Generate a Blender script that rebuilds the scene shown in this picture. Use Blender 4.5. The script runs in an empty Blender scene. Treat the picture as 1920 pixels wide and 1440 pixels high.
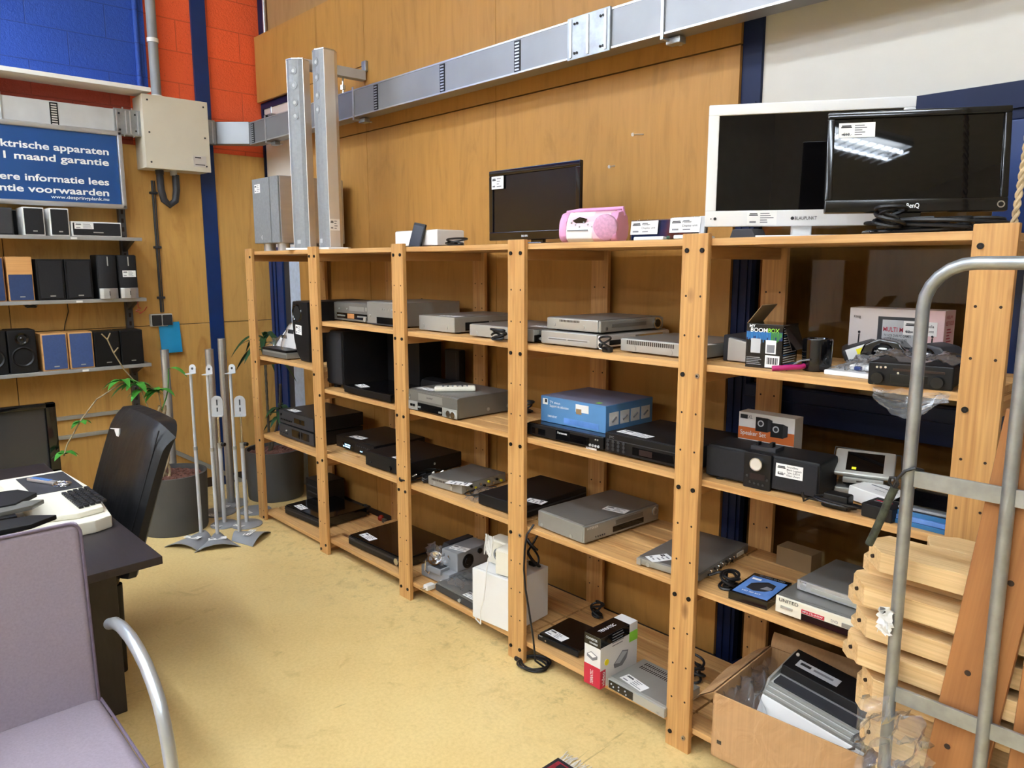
import bpy, bmesh, math, random
from mathutils import Matrix, Vector, Euler
PI = math.pi
rnd = random.Random(7)
SC = bpy.context.scene
COL = SC.collection

# ------------------------------------------------------------------ camera, world, exposure
cam_data = bpy.data.cameras.new('camera')
cam = bpy.data.objects.new('camera', cam_data)
COL.objects.link(cam)
cam.location = (4.538, -2.000, 1.628)
_yaw, _pitch = -0.8237, 0.1576
_f = Vector((math.sin(_yaw)*math.cos(_pitch), math.cos(_yaw)*math.cos(_pitch), -math.sin(_pitch)))
_r = Vector((math.cos(_yaw), -math.sin(_yaw), 0))
_u = _r.cross(_f)
cam.rotation_euler = Matrix((_r, _u, -_f)).transposed().to_euler()
cam_data.sensor_fit = 'HORIZONTAL'
cam_data.sensor_width = 36.0
cam_data.lens = 1415.5 / 1920 * 36.0
cam_data.clip_start = 0.05
SC.camera = cam
SC.view_settings.view_transform = 'Standard'
SC.view_settings.look = 'None'
SC.view_settings.gamma = 1.0
SC.view_settings.use_curve_mapping = False
SC.view_settings.exposure = 1.2
LAMP = 27.0
world = bpy.data.worlds.new('world')
SC.world = world
world.use_nodes = True
world.node_tree.nodes['Background'].inputs[0].default_value = (0.95, 0.97, 1.0, 1)
world.node_tree.nodes['Background'].inputs[1].default_value = 0.35

# ------------------------------------------------------------------ materials
def lin(h):
    if not isinstance(h, str): return tuple(h) + (1,)
    c = [int(h[i:i+2], 16)/255 for i in (0, 2, 4)]
    return tuple((x/12.92 if x <= .04045 else ((x+.055)/1.055)**2.4) for x in c) + (1,)
def sc(c, k): return tuple(min(1, x*k) for x in c[:3]) + (1,)
MATS = {}
class NT:
    def __init__(s, name):
        s.m = bpy.data.materials.new(name); s.m.use_nodes = True
        s.t = s.m.node_tree; s.b = s.t.nodes['Principled BSDF']; s.out = s.t.nodes['Material Output']
        MATS[name] = s.m
    def n(s, typ, **k):
        o = s.t.nodes.new(typ)
        for a, v in k.items(): setattr(o, a, v)
        return o
    def l(s, a, b): s.t.links.new(a, b)
    def val(s, node, i, v): node.inputs[i].default_value = v
    def coords(s, scale=(1, 1, 1), kind='Object', rot=(0, 0, 0)):
        tc = s.n('ShaderNodeTexCoord'); mp = s.n('ShaderNodeMapping')
        mp.inputs['Scale'].default_value = scale; mp.inputs['Rotation'].default_value = rot
        s.l(tc.outputs[kind], mp.inputs['Vector']); return mp.outputs[0]
    def noise(s, vec, scale, detail=4, rough=.55, dist=0):
        o = s.n('ShaderNodeTexNoise'); s.l(vec, o.inputs['Vector'])
        s.val(o, 'Scale', scale); s.val(o, 'Detail', detail); s.val(o, 'Roughness', rough); s.val(o, 'Distortion', dist)
        return o.outputs['Fac']
    def ramp(s, fac, stops):
        o = s.n('ShaderNodeValToRGB'); s.l(fac, o.inputs[0]); e = o.color_ramp.elements
        while len(e) < len(stops): e.new(.5)
        for k, (p, c) in zip(e, stops): k.position = p; k.color = c
        return o.outputs[0]
    def mix(s, fac, a, b, mode='MIX'):
        o = s.n('ShaderNodeMix', data_type='RGBA', blend_type=mode)
        for i, v in ((0, fac), (6, a), (7, b)):
            if hasattr(v, 'is_linked') or hasattr(v, 'links'): s.l(v, o.inputs[i])
            else: o.inputs[i].default_value = v
        return o.outputs[2]
    def bump(s, h, strength=.2, dist=.01):
        o = s.n('ShaderNodeBump'); s.val(o, 'Strength', strength); s.val(o, 'Distance', dist)
        s.l(h, o.inputs['Height']); s.l(o.outputs[0], s.b.inputs['Normal']); return o
def mat(name, col, rough=.5, metal=0., var=.06, ns=8., bump=0., coat=0., scale=(1, 1, 1), spec=.5):
    s = NT(name); c = lin(col)
    v = s.coords(scale); f = s.noise(v, ns, 3)
    s.l(s.ramp(f, [(.3, sc(c, 1-var)), (.7, sc(c, 1+var))]), s.b.inputs['Base Color'])
    s.b.inputs['Roughness'].default_value = rough; s.b.inputs['Metallic'].default_value = metal
    s.b.inputs['Coat Weight'].default_value = coat; s.b.inputs['Specular IOR Level'].default_value = spec
    if bump: s.bump(s.noise(v, ns*12, 2), bump, .003)
    return s.m
def wood(name, dark, light, axis='x', rough=.5, knots=.5, fine=1., across=9., knotcol='6b3d1c'):
    s = NT(name); d, l = lin(dark), lin(light)
    a = {'x': 0, 'y': 1, 'z': 2}[axis]
    scl = [across]*3; scl[a] = .9
    v = s.coords(tuple(scl))
    f1 = s.noise(v, 1.6, 5, .55, .9)
    scl2 = [across*9]*3; scl2[a] = 2.
    f2 = s.noise(s.coords(tuple(scl2)), 1.5, 2)
    base = s.ramp(f1, [(.28, d), (.5, sc(l, .93)), (.72, l)])
    base = s.mix(.18*fine, base, s.ramp(f2, [(.35, sc(d, .8)), (.65, sc(l, 1.1))]))
    if knots > 0:
        scl3 = [7.]*3; scl3[a] = 3.4; scl3[{'x': 2, 'y': 0, 'z': 1}[axis]] = .3
        vo = s.n('ShaderNodeTexVoronoi'); s.l(s.coords(tuple(scl3)), vo.inputs['Vector']); vo.inputs['Scale'].default_value = 1.
        k = s.ramp(vo.outputs['Distance'], [(0, (1, 1, 1, 1)), (.07*knots + .02, (.85, .85, .85, 1)), (.10*knots + .05, (0, 0, 0, 1))])
        base = s.mix(k, base, lin(knotcol))
    s.l(base, s.b.inputs['Base Color']); s.b.inputs['Roughness'].default_value = rough
    s.bump(f2, .08, .002)
    return s.m
def plywood(name, dark, light, rough=.38, axis='z'):
    s = NT(name); d, l = lin(dark), lin(light)
    a = {'x': 0, 'y': 1, 'z': 2}[axis]
    sx = [5.]*3; sx[a] = 1.1
    f = s.noise(s.coords(tuple(sx)), 1.3, 6, .6, 2.2)
    base = s.ramp(f, [(.25, d), (.48, sc(l, .94)), (.75, l)])
    sy = [60.]*3; sy[a] = 3.
    g = s.noise(s.coords(tuple(sy)), 1., 2)
    base = s.mix(.12, base, s.ramp(g, [(.35, sc(d, .75)), (.65, sc(l, 1.1))]))
    h = s.noise(s.coords((1, 1, 1)), .8, 2)
    base = s.mix(s.ramp(h, [(.4, (.0, .0, .0, 1)), (.75, (.18, .18, .18, 1))]), base, sc(d, .85))
    s.l(base, s.b.inputs['Base Color'])
    s.l(s.ramp(f, [(.3, (rough+.1,)*3+(1,)), (.7, (rough,)*3+(1,))]), s.b.inputs['Roughness']); s.b.inputs['Specular IOR Level'].default_value = .28
    return s.m
def blockwall(name, col, mortar):
    s = NT(name); c = lin(col)
    tc = s.n('ShaderNodeTexCoord'); sep = s.n('ShaderNodeSeparateXYZ'); cmb = s.n('ShaderNodeCombineXYZ')
    s.l(tc.outputs['Object'], sep.inputs[0]); s.l(sep.outputs['Y'], cmb.inputs[0]); s.l(sep.outputs['Z'], cmb.inputs[1])
    br = s.n('ShaderNodeTexBrick'); s.l(cmb.outputs[0], br.inputs['Vector'])
    for k, v in (('Scale', 1.), ('Brick Width', .44), ('Row Height', .203), ('Mortar Size', .004), ('Mortar Smooth', .35)): br.inputs[k].default_value = v
    br.inputs['Color1'].default_value = c; br.inputs['Color2'].default_value = sc(c, .95); br.inputs['Mortar'].default_value = lin(mortar)
    nz = s.noise(tc.outputs['Object'], 55, 4, .7)
    n2 = s.noise(tc.outputs['Object'], 150, 2, .6)
    pit = s.ramp(n2, [(.30, sc(c, .45)), (.36, (1, 1, 1, 1))])
    s.l(s.mix(1., br.outputs['Color'], s.mix(.6, (1, 1, 1, 1), s.ramp(n2, [(.29, (.35, .35, .35, 1)), (.36, (1, 1, 1, 1))])), 'MULTIPLY'), s.b.inputs['Base Color'])
    s.b.inputs['Roughness'].default_value = .55
    m1 = s.n('ShaderNodeMath', operation='MULTIPLY_ADD'); s.l(br.outputs['Fac'], m1.inputs[0]); m1.inputs[1].default_value = -1.2; s.l(nz, m1.inputs[2])
    s.bump(m1.outputs[0], .55, .012)
    return s.m
def floor_mat():
    s = NT('floor_epoxy'); v = s.coords((1, 1, 1))
    a = s.noise(v, 1.1, 5, .6); b = s.noise(v, 70, 5, .7); c = s.noise(v, 5, 6, .65, .8)
    base = s.ramp(a, [(.3, lin('d8b878')), (.5, lin('e3c585')), (.72, lin('eacf90'))])
    base = s.mix(.28, base, s.ramp(b, [(.3, lin('ae9158')), (.6, lin('e2ca8e'))]))
    base = s.mix(s.ramp(c, [(.60, (0, 0, 0, 1)), (.74, (.35, .35, .35, 1))]), base, lin('8d7240'))
    w = s.noise(s.coords((26, 1.6, 1), rot=(0, 0, .7)), 1.6, 3, .6, 1.2)
    base = s.mix(s.ramp(w, [(.70, (0, 0, 0, 1)), (.76, (.45, .45, .45, 1))]), base, lin('6f5730'))
    w2 = s.noise(s.coords((1.3, 30, 1), rot=(0, 0, .35)), 1.5, 3, .6, 1.)
    base = s.mix(s.ramp(w2, [(.72, (0, 0, 0, 1)), (.78, (.4, .4, .4, 1))]), base, lin('755c34'))
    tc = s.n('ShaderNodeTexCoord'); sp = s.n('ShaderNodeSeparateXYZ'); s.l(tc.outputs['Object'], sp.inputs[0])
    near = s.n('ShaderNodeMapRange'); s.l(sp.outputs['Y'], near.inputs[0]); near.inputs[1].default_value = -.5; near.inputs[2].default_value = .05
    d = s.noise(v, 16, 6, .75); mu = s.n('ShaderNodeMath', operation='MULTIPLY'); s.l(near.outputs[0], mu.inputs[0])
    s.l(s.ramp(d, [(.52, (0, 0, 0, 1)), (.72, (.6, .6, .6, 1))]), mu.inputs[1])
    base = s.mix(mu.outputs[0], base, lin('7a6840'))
    s.l(base, s.b.inputs['Base Color'])
    s.l(s.ramp(c, [(.3, (.36,)*3+(1,)), (.7, (.52,)*3+(1,))]), s.b.inputs['Roughness'])
    s.bump(b, .06, .002)
    return s.m
def clearmat(name, tint, alpha, rough=.08, ior=1.45):
    s = NT(name)
    tr = s.n('ShaderNodeBsdfTransparent'); tr.inputs[0].default_value = lin(tint)
    gl = s.n('ShaderNodeBsdfGlossy'); gl.inputs['Roughness'].default_value = rough; gl.inputs[0].default_value = (.75, .78, .8, 1)
    mx = s.n('ShaderNodeMixShader'); fr = s.n('ShaderNodeFresnel'); fr.inputs[0].default_value = ior
    ad = s.n('ShaderNodeMath', operation='ADD'); ad.inputs[1].default_value = alpha; ad.use_clamp = True
    s.l(fr.outputs[0], ad.inputs[0]); s.l(ad.outputs[0], mx.inputs[0]); s.l(tr.outputs[0], mx.inputs[1]); s.l(gl.outputs[0], mx.inputs[2])
    s.l(mx.outputs[0], s.out.inputs['Surface']); return s.m
def emit(name, col, st):
    s = NT(name); s.b.inputs['Base Color'].default_value = lin(col)
    s.b.inputs['Emission Color'].default_value = lin(col); s.b.inputs['Emission Strength'].default_value = st
    return s.m

mat('black_plastic', '0f0f11', .42, var=.15, spec=.35)
mat('black_gloss', '0b0b0d', .10, var=.1, coat=.3)
mat('black_satin', '111113', .52, var=.15, bump=.03, spec=.35)
mat('black_metal', '111112', .42, .1, var=.1, bump=.02)
mat('charcoal', '303135', .5)
mat('rubber', '131313', .6)
mat('cable_black', '141416', .45)
mat('cable_white', 'e6e4de', .45)
mat('silver', '9f9e97', .38, .45, var=.03, ns=20)
mat('silver_dark', '7f7e78', .38, .45, var=.04)
mat('silver_top', '82807b', .42, .5, var=.03)
mat('silver_light', 'b3b3ac', .35, .4, var=.03)
mat('aluminium', 'c3c5c8', .34, .8, var=.04, scale=(1, 1, 8))
mat('brushed_warm', 'd6d2cc', .34, .35, var=.06, scale=(1, 1, .3))
mat('trunking_metal_lit', 'c3c4c3', .5, .25, var=.08, ns=6)  # lit copy of the trunking metal: reflected light put into a lighter colour
mat('chrome', 'd8d8d8', .14, 1., var=.02)
mat('galvanised', '9ea3a6', .42, .75, var=.16, ns=22, bump=.02)
mat('trunking_metal', '8f9194', .46, .6, var=.08, ns=4)
mat('grey_plastic', '8c8e91', .5)
mat('grey_light', 'b9bbbd', .5)
mat('grey_grille', '8b8e90', .55, .2, var=.08, ns=60, bump=.1)
mat('white_plastic', 'e9e8e4', .4, var=.02)
mat('white_paper', 'f2f1ee', .6, var=.02)
mat('white_gloss', 'efefee', .18, var=.01, coat=.3)
mat('cream', 'e6e1cf', .42, var=.03)
mat('beige_box', 'cfc9b8', .45, var=.03)
mat('ink', '222226', .6)
mat('ink_grey', '7d7d80', .6)
mat('ink_white', 'f4f4f4', .5)
mat('ink_red', 'b5263a', .5)
mat('ink_green', '8ed13c', .5)
mat('ink_yellow', 'f1e11c', .5)
mat('ink_blue', '1f5fae', .5)
mat('bolt_black', '161412', .45, .4)
mat('hole_dark', '2e1d10', .8)
mat('bolt_steel', 'b9b2a4', .3, .9)
mat('blue_steel', '0c2f68', .42, var=.12, ns=5)
mat('blue_dark', '0d1c40', .5, var=.12, ns=5, spec=.25)
mat('skirting', '3a2d22', .6)
mat('pale_panel', 'c6c2b7', .35, var=.02)
mat('pale_pane', 'd9d2c8', .3, var=.06, ns=2)
mat('frosted_strip', 'b7c6da', .45, var=.1, ns=30)
mat('box_beige', 'd3ccba', .42, var=.02)
mat('steel_shelf', 'a9a8a6', .4, .35, var=.05)
mat('steel_upright', '5a5a5c', .4, .6, var=.05)
mat('sign_blue', '1d4a86', .35, var=.06, ns=3)
mat('speaker_cloth', '19181b', .85, var=.15, ns=120, bump=.1)
mat('speaker_blue', '3d5284', .8, var=.08, ns=90, bump=.08)
mat('speaker_navy', '2a3d66', .8, var=.08, ns=90, bump=.08)
wood('cherry', '9a5f35', 'c08552', 'z', .4, 0)
wood('veneer', 'c58a4c', 'dca566', 'x', .45, 0)
mat('cyan_card', '1d9ad0', .5, var=.04)
mat('pot_grey', '4b4a48', .5, var=.12, ns=3, bump=.02)
mat('clay_pebbles', '6b4438', .85, var=.35, ns=60, bump=.5)
mat('leaf_green', '3f8a2e', .42, var=.25, ns=9)
mat('leaf_dark', '224a26', .4, var=.25, ns=9)
mat('bark', '9c8a6a', .8, var=.35, ns=40, bump=.3)
mat('bark_dark', '4b4233', .8, var=.35, ns=50, bump=.3)
s_ = NT('leather'); s_.b.inputs['Base Color'].default_value = lin('0e0e10'); s_.b.inputs['Specular IOR Level'].default_value = .4
s_.l(s_.ramp(s_.noise(s_.coords((1, 1, 1)), 6, 3), [(.3, (.36,)*3+(1,)), (.7, (.52,)*3+(1,))]), s_.b.inputs['Roughness']); s_.bump(s_.noise(s_.coords((9, 5, 1.6)), 1.0, 3, .5, .6), .35, .02)
mat('desk_black', '241d1f', .42, var=.25, ns=14, scale=(.4, 4, 1), bump=.03)
mat('purple_fabric', '948894', .9, var=.07, ns=160, bump=.15)
mat('purple_piping', '6d6070', .9, var=.1, ns=60)
mat('arm_silver', 'c2c8cd', .3, .6, var=.05)
mat('pink', 'f3cbd7', .35, var=.03)
mat('pink_deep', 'e3a3cc', .4, var=.05)
mat('pink_grille', 'd3a0be', .6, var=.15, ns=90, bump=.2)
mat('magenta', 'b0246a', .4)
mat('box_blue', '5284b4', .45, var=.05)
mat('box_lilac', '6d7086', .5, var=.05)
mat('box_pinkish', 'd9cfcb', .5, var=.03)
mat('box_pink2', 'e0bfbf', .5, var=.03)
mat('box_red', 'c2213c', .45, var=.04)
mat('box_orange', 'cf6a2c', .5, var=.04)
mat('box_white', 'e4e2de', .45, var=.02)
mat('kraft', '8a714f', .75, var=.06)
mat('navy_print', '102a63', .5)
mat('glow_blue', '2a78b8', .4)
mat('case_blue', '5d86c4', .25, var=.25, ns=12)
mat('disc_blue', '2f6d9e', .25, var=.15)
mat('smoke', '2b2f33', .12, var=.1)
mat('rope', 'bfa883', .9, var=.2, ns=50, bump=.3)
mat('camo_cord', '3a3d2f', .8, var=.6, ns=60, bump=.2)
mat('rug_red', '8f1f2b', .95, var=.35, ns=40, bump=.4)
mat('rug_black', '1d1a20', .95, var=.2, ns=40, bump=.4)
mat('rug_fringe', 'e2dace', .95, var=.08, ns=60)
mat('red_bead', '9b2a1c', .25)
mat('ceiling_white', 'e4e2dc', .8)
mat('room_pale', 'cfc9bd', .8)
mat('tan_keys', '1b1b1d', .4)
s_ = NT('cardboard'); v_ = s_.coords((1, 1, 1)); c_ = lin('c39a6b')
s_.l(s_.mix(.5, s_.ramp(s_.noise(v_, 6, 5), [(.3, sc(c_, .85)), (.7, sc(c_, 1.1))]), s_.ramp(s_.noise(s_.coords((160, 160, 2)), 1, 1), [(.3, sc(c_, .9)), (.7, sc(c_, 1.08))])), s_.b.inputs['Base Color'])
s_.b.inputs['Roughness'].default_value = .8; s_.bump(s_.noise(s_.coords((7, 7, 5)), 1.5, 3, .5, 1.5), .5, .02)
wood('pine_x', 'b07c44', 'd6a86c', 'x', .55, .9, 1.8)
wood('pine_y', 'a8743f', 'c8965c', 'y', .55, .35)
wood('pine_z', 'a87038', 'd0a062', 'z', .5, 1.1, 2.)
wood('timber', 'c2965e', 'e2c08c', 'x', .6, .6, 1.6, across=14.)
wood('board_orange', '8a5730', 'a66f40', 'z', .45, .25, across=12.)
plywood('plywood_wall', '9f733b', 'b98846')
plywood('plywood_left', 'c08c48', 'dfae62')
plywood('plywood_dim', '94714a', 'ac875a')
plywood('brown_board', '7d5a2c', 'a0763c', .5)
blockwall('block_orange', 'ff6836', 'e25a2e')
blockwall('block_blue', '1f4aa8', '1a3d8c')
blockwall('block_red', 'a8402a', '933722')
floor_mat()
clearmat('window_glass', 'e6e2d8', .0, .02, 1.42)
s_ = NT('poly_bag')
tr_ = s_.n('ShaderNodeBsdfTransparent'); tr_.inputs[0].default_value = lin('f6f7f8'); gl_ = s_.n('ShaderNodeBsdfGlossy'); gl_.inputs['Roughness'].default_value = .12; df_ = s_.n('ShaderNodeBsdfDiffuse'); df_.inputs[0].default_value = lin('eef0f2')
lw_ = s_.n('ShaderNodeLayerWeight'); lw_.inputs[0].default_value = .22; m1_ = s_.n('ShaderNodeMixShader'); m2_ = s_.n('ShaderNodeMixShader'); m1_.inputs[0].default_value = .09
s_.l(tr_.outputs[0], m1_.inputs[1]); s_.l(df_.outputs[0], m1_.inputs[2]); s_.l(lw_.outputs['Facing'], m2_.inputs[0]); s_.l(m1_.outputs[0], m2_.inputs[1]); s_.l(gl_.outputs[0], m2_.inputs[2]); s_.l(m2_.outputs[0], s_.out.inputs['Surface'])
clearmat('clear_acrylic', 'e6ecef', .04, .05, 1.45)
emit('tube_light', (.80, .89, 1.), LAMP)
emit('display_blue', '9fd4ff', 1.3)
emit('display_dim', '1c0508', .03)
mat('screen', '0a090a', .02, var=.0, coat=.0)
mat('screen_matte', '0d0c0e', .22, var=.0)
mat('screen_reflected_grey', '3a3a3b', .16, var=.0)  # the grey the screen reflects is put into its base colour

# ------------------------------------------------------------------ mesh builder
class MB:
    def __init__(s): s.v = []; s.f = []; s.mi = []; s.M = Matrix(); s.names = []
    def mi_(s, m):
        if m not in s.names: s.names.append(m)
        return s.names.index(m)
    def add(s, vs, fs, m):
        k = len(s.v); i = s.mi_(m)
        s.v += [tuple(s.M @ Vector(p)) for p in vs]
        flip = s.M.to_3x3().determinant() < 0
        for f in fs:
            f = [k+q for q in f]
            s.f.append(f[::-1] if flip else f); s.mi.append(i)
        return s
    def box(s, x0, y0, z0, x1, y1, z1, m, bev=0., seg=2):
        if x1 < x0: x0, x1 = x1, x0
        if y1 < y0: y0, y1 = y1, y0
        if z1 < z0: z0, z1 = z1, z0
        bev = min(bev, .45*min(x1-x0, y1-y0, z1-z0))
        if bev <= 0:
            vs = [(x, y, z) for z in (z0, z1) for y in (y0, y1) for x in (x0, x1)]
            return s.add(vs, [(0, 2, 3, 1), (4, 5, 7, 6), (0, 1, 5, 4), (2, 6, 7, 3), (0, 4, 6, 2), (1, 3, 7, 5)], m)
        bm = bmesh.new(); bmesh.ops.create_cube(bm, size=1)
        for q in bm.verts: q.co = Vector(((x0+x1)/2+q.co.x*(x1-x0), (y0+y1)/2+q.co.y*(y1-y0), (z0+z1)/2+q.co.z*(z1-z0)))
        bmesh.ops.bevel(bm, geom=list(bm.edges), offset=bev, segments=seg, affect='EDGES', profile=.5)
        return s.bm(bm, m)
    def bm(s, bm, m):
        bm.verts.index_update()
        s.add([q.co[:] for q in bm.verts], [[q.index for q in f.verts] for f in bm.faces], m); bm.free(); return s
    def cyl(s, p0, p1, r, m, seg=16, r2=None, caps=True):
        p0, p1 = Vector(p0), Vector(p1); d = (p1-p0).normalized()
        a = d.orthogonal().normalized(); b = d.cross(a); r2 = r if r2 is None else r2
        vs = [tuple(p+rr*(math.cos(2*PI*i/seg)*a+math.sin(2*PI*i/seg)*b)) for p, rr in ((p0, r), (p1, r2)) for i in range(seg)]
        fs = [(i, (i+1) % seg, seg+(i+1) % seg, seg+i) for i in range(seg)]
        if caps: fs += [tuple(range(seg))[::-1], tuple(range(seg, 2*seg))]
        return s.add(vs, fs, m)
    def tube(s, path, r, m, seg=8, closed=False, rs=None):
        P = [Vector(p) for p in path]; n = len(P)
        vs = []; up = None
        for i in range(n):
            if closed: t = P[(i+1) % n]-P[i-1]
            else: t = P[min(i+1, n-1)]-P[max(i-1, 0)]
            t = t.normalized() if t.length > 1e-9 else Vector((0, 0, 1))
            if up is None: up = t.orthogonal().normalized()
            up = (up-t*up.dot(t)); up = up.normalized() if up.length > 1e-6 else t.orthogonal().normalized()
            b = t.cross(up); rr = rs[i] if rs else r
            vs += [tuple(P[i]+rr*(math.cos(2*PI*k/seg)*up+math.sin(2*PI*k/seg)*b)) for k in range(seg)]
        fs = []
        for i in range(n if closed else n-1):
            j = (i+1) % n
            fs += [(i*seg+k, i*seg+(k+1) % seg, j*seg+(k+1) % seg, j*seg+k) for k in range(seg)]
        if not closed: fs += [tuple(range(seg))[::-1], tuple((n-1)*seg+k for k in range(seg))]
        return s.add(vs, fs, m)
    def lathe(s, prof, m, seg=32, c=(0, 0, 0)):
        vs = [(c[0]+r*math.cos(2*PI*i/seg), c[1]+r*math.sin(2*PI*i/seg), c[2]+z) for r, z in prof for i in range(seg)]
        fs = [(j*seg+i, j*seg+(i+1) % seg, (j+1)*seg+(i+1) % seg, (j+1)*seg+i) for j in range(len(prof)-1) for i in range(seg)]
        return s.add(vs, fs, m)
    def prism(s, poly, d0, d1, m, plane='xy', bev=0.):
        def P(a, b, d): return {'xy': (a, b, d), 'xz': (a, d, b), 'yz': (d, a, b)}[plane]
        bm = bmesh.new(); n = len(poly)
        A = [bm.verts.new(P(a, b, d0)) for a, b in poly]; B = [bm.verts.new(P(a, b, d1)) for a, b in poly]
        bm.faces.new(A); bm.faces.new(B[::-1])
        for i in range(n): bm.faces.new((A[i], B[i], B[(i+1) % n], A[(i+1) % n]))
        bmesh.ops.recalc_face_normals(bm, faces=list(bm.faces))
        if bev: bmesh.ops.bevel(bm, geom=list(bm.edges), offset=bev, segments=2, affect='EDGES', profile=.5)
        return s.bm(bm, m)
    def ball(s, c, r, m, seg=16, rz=None, ry=None):
        bm = bmesh.new(); bmesh.ops.create_uvsphere(bm, u_segments=seg, v_segments=max(6, seg//2), radius=1)
        for q in bm.verts: q.co = Vector((c[0]+q.co.x*r, c[1]+q.co.y*(ry or r), c[2]+q.co.z*(rz or r)))
        return s.bm(bm, m)
    def grid(s, fn, nu, nv, m):
        vs = [fn(i/nu, j/nv) for j in range(nv+1) for i in range(nu+1)]
        fs = [(j*(nu+1)+i, j*(nu+1)+i+1, (j+1)*(nu+1)+i+1, (j+1)*(nu+1)+i) for j in range(nv) for i in range(nu)]
        return s.add(vs, fs, m)
def obj(name, mb, parent=None, loc=None, smooth=True, ang=40):
    me = bpy.data.meshes.new(name); me.from_pydata(mb.v, [], mb.f)
    for n in mb.names: me.materials.append(MATS[n])
    me.polygons.foreach_set('material_index', mb.mi)
    if smooth:
        me.polygons.foreach_set('use_smooth', [True]*len(me.polygons)); me.set_sharp_from_angle(angle=math.radians(ang))
    me.update()
    o = bpy.data.objects.new(name, me); COL.objects.link(o)
    if smooth and len(me.polygons) > 6: w_ = o.modifiers.new('normals', 'WEIGHTED_NORMAL'); w_.keep_sharp = True
    if parent is not None: o.parent = parent
    if loc is not None: o.location = loc
    return o
def tag(o, label, cat, group=None, kind=None):
    o['label'] = label; o['category'] = cat
    if group: o['group'] = group
    if kind: o['kind'] = kind
    return o
def thing(name, label, cat, loc=(0, 0, 0), rot=0., group=None, tilt=None):
    o = bpy.data.objects.new(name, None); COL.objects.link(o); o.empty_display_size = .05
    o.location = loc; o.rotation_euler = (tilt[0], tilt[1], rot) if tilt else (0, 0, rot)
    return tag(o, label, cat, group)
def struct(name, mb, label=None, smooth=True):
    o = obj(name, mb, smooth=smooth); o['kind'] = 'structure'
    if label: o['label'] = label
    return o
# faces of a box w,d,h: u to the right, v up, n outwards
def FM(face, w, d, h):
    if face == 'f': return Matrix(((1, 0, 0, 0), (0, 0, -1, 0), (0, 1, 0, 0), (0, 0, 0, 1)))
    if face == 'r': return Matrix(((0, 0, 1, w), (1, 0, 0, 0), (0, 1, 0, 0), (0, 0, 0, 1)))
    if face == 't': return Matrix(((1, 0, 0, 0), (0, 1, 0, 0), (0, 0, 1, h), (0, 0, 0, 1)))
def rot2(M, u, v, a): return M @ Matrix.Translation((u, v, 0)) @ Matrix.Rotation(a, 4, 'Z')
TXT = {}
def textgeo(t, bold=0.):
    k = (t, bold)
    if k not in TXT:
        cu = bpy.data.curves.new('t', 'FONT'); cu.body = t; cu.size = 1; cu.offset = bold*.28; cu.resolution_u = 4
        o = bpy.data.objects.new('t', cu); COL.objects.link(o)
        bpy.context.view_layer.update()
        me = o.to_mesh()
        vs = [tuple(q.co) for q in me.vertices]; fs = [tuple(p.vertices) for p in me.polygons]
        o.to_mesh_clear(); bpy.data.objects.remove(o); bpy.data.curves.remove(cu)
        x0 = min(p[0] for p in vs); x1 = max(p[0] for p in vs)
        TXT[k] = ([(p[0]-x0, p[1], 0) for p in vs], fs, x1-x0)
    return TXT[k]
def put_text(mb, t, u, v, w, h, m, n=.0008, bold=.02):
    """text starting at (u, v), cap height about h, squeezed to width w"""
    vs, fs, W = textgeo(t, bold); sx = (w/W if w else h/.7); sy = h/.7
    mb.add([(u+p[0]*sx, v+p[1]*sy, n) for p in vs], fs, m)
def sticker_mb(mb, w, h, seed=0, lines=4, big=True):
    r = random.Random(seed)
    mb.box(0, 0, 0, w, h, .0006, 'white_paper')
    mb.box(.06*w, .66*h, .0006, .36*w, .74*h, .0009, 'ink'); mb.box(.08*w, .76*h, .0006, .34*w, .84*h, .0009, 'ink')
    mb.box(.08*w, .16*h, .0006, .3*w, .28*h, .0009, 'ink_grey')
    for i in range(lines):
        y = .78*h-i*.62*h/max(1, lines-1)
        mb.box(.44*w, y, .0006, (.62+.32*r.random())*w, y+.07*h, .0009, 'ink_grey')
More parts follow.
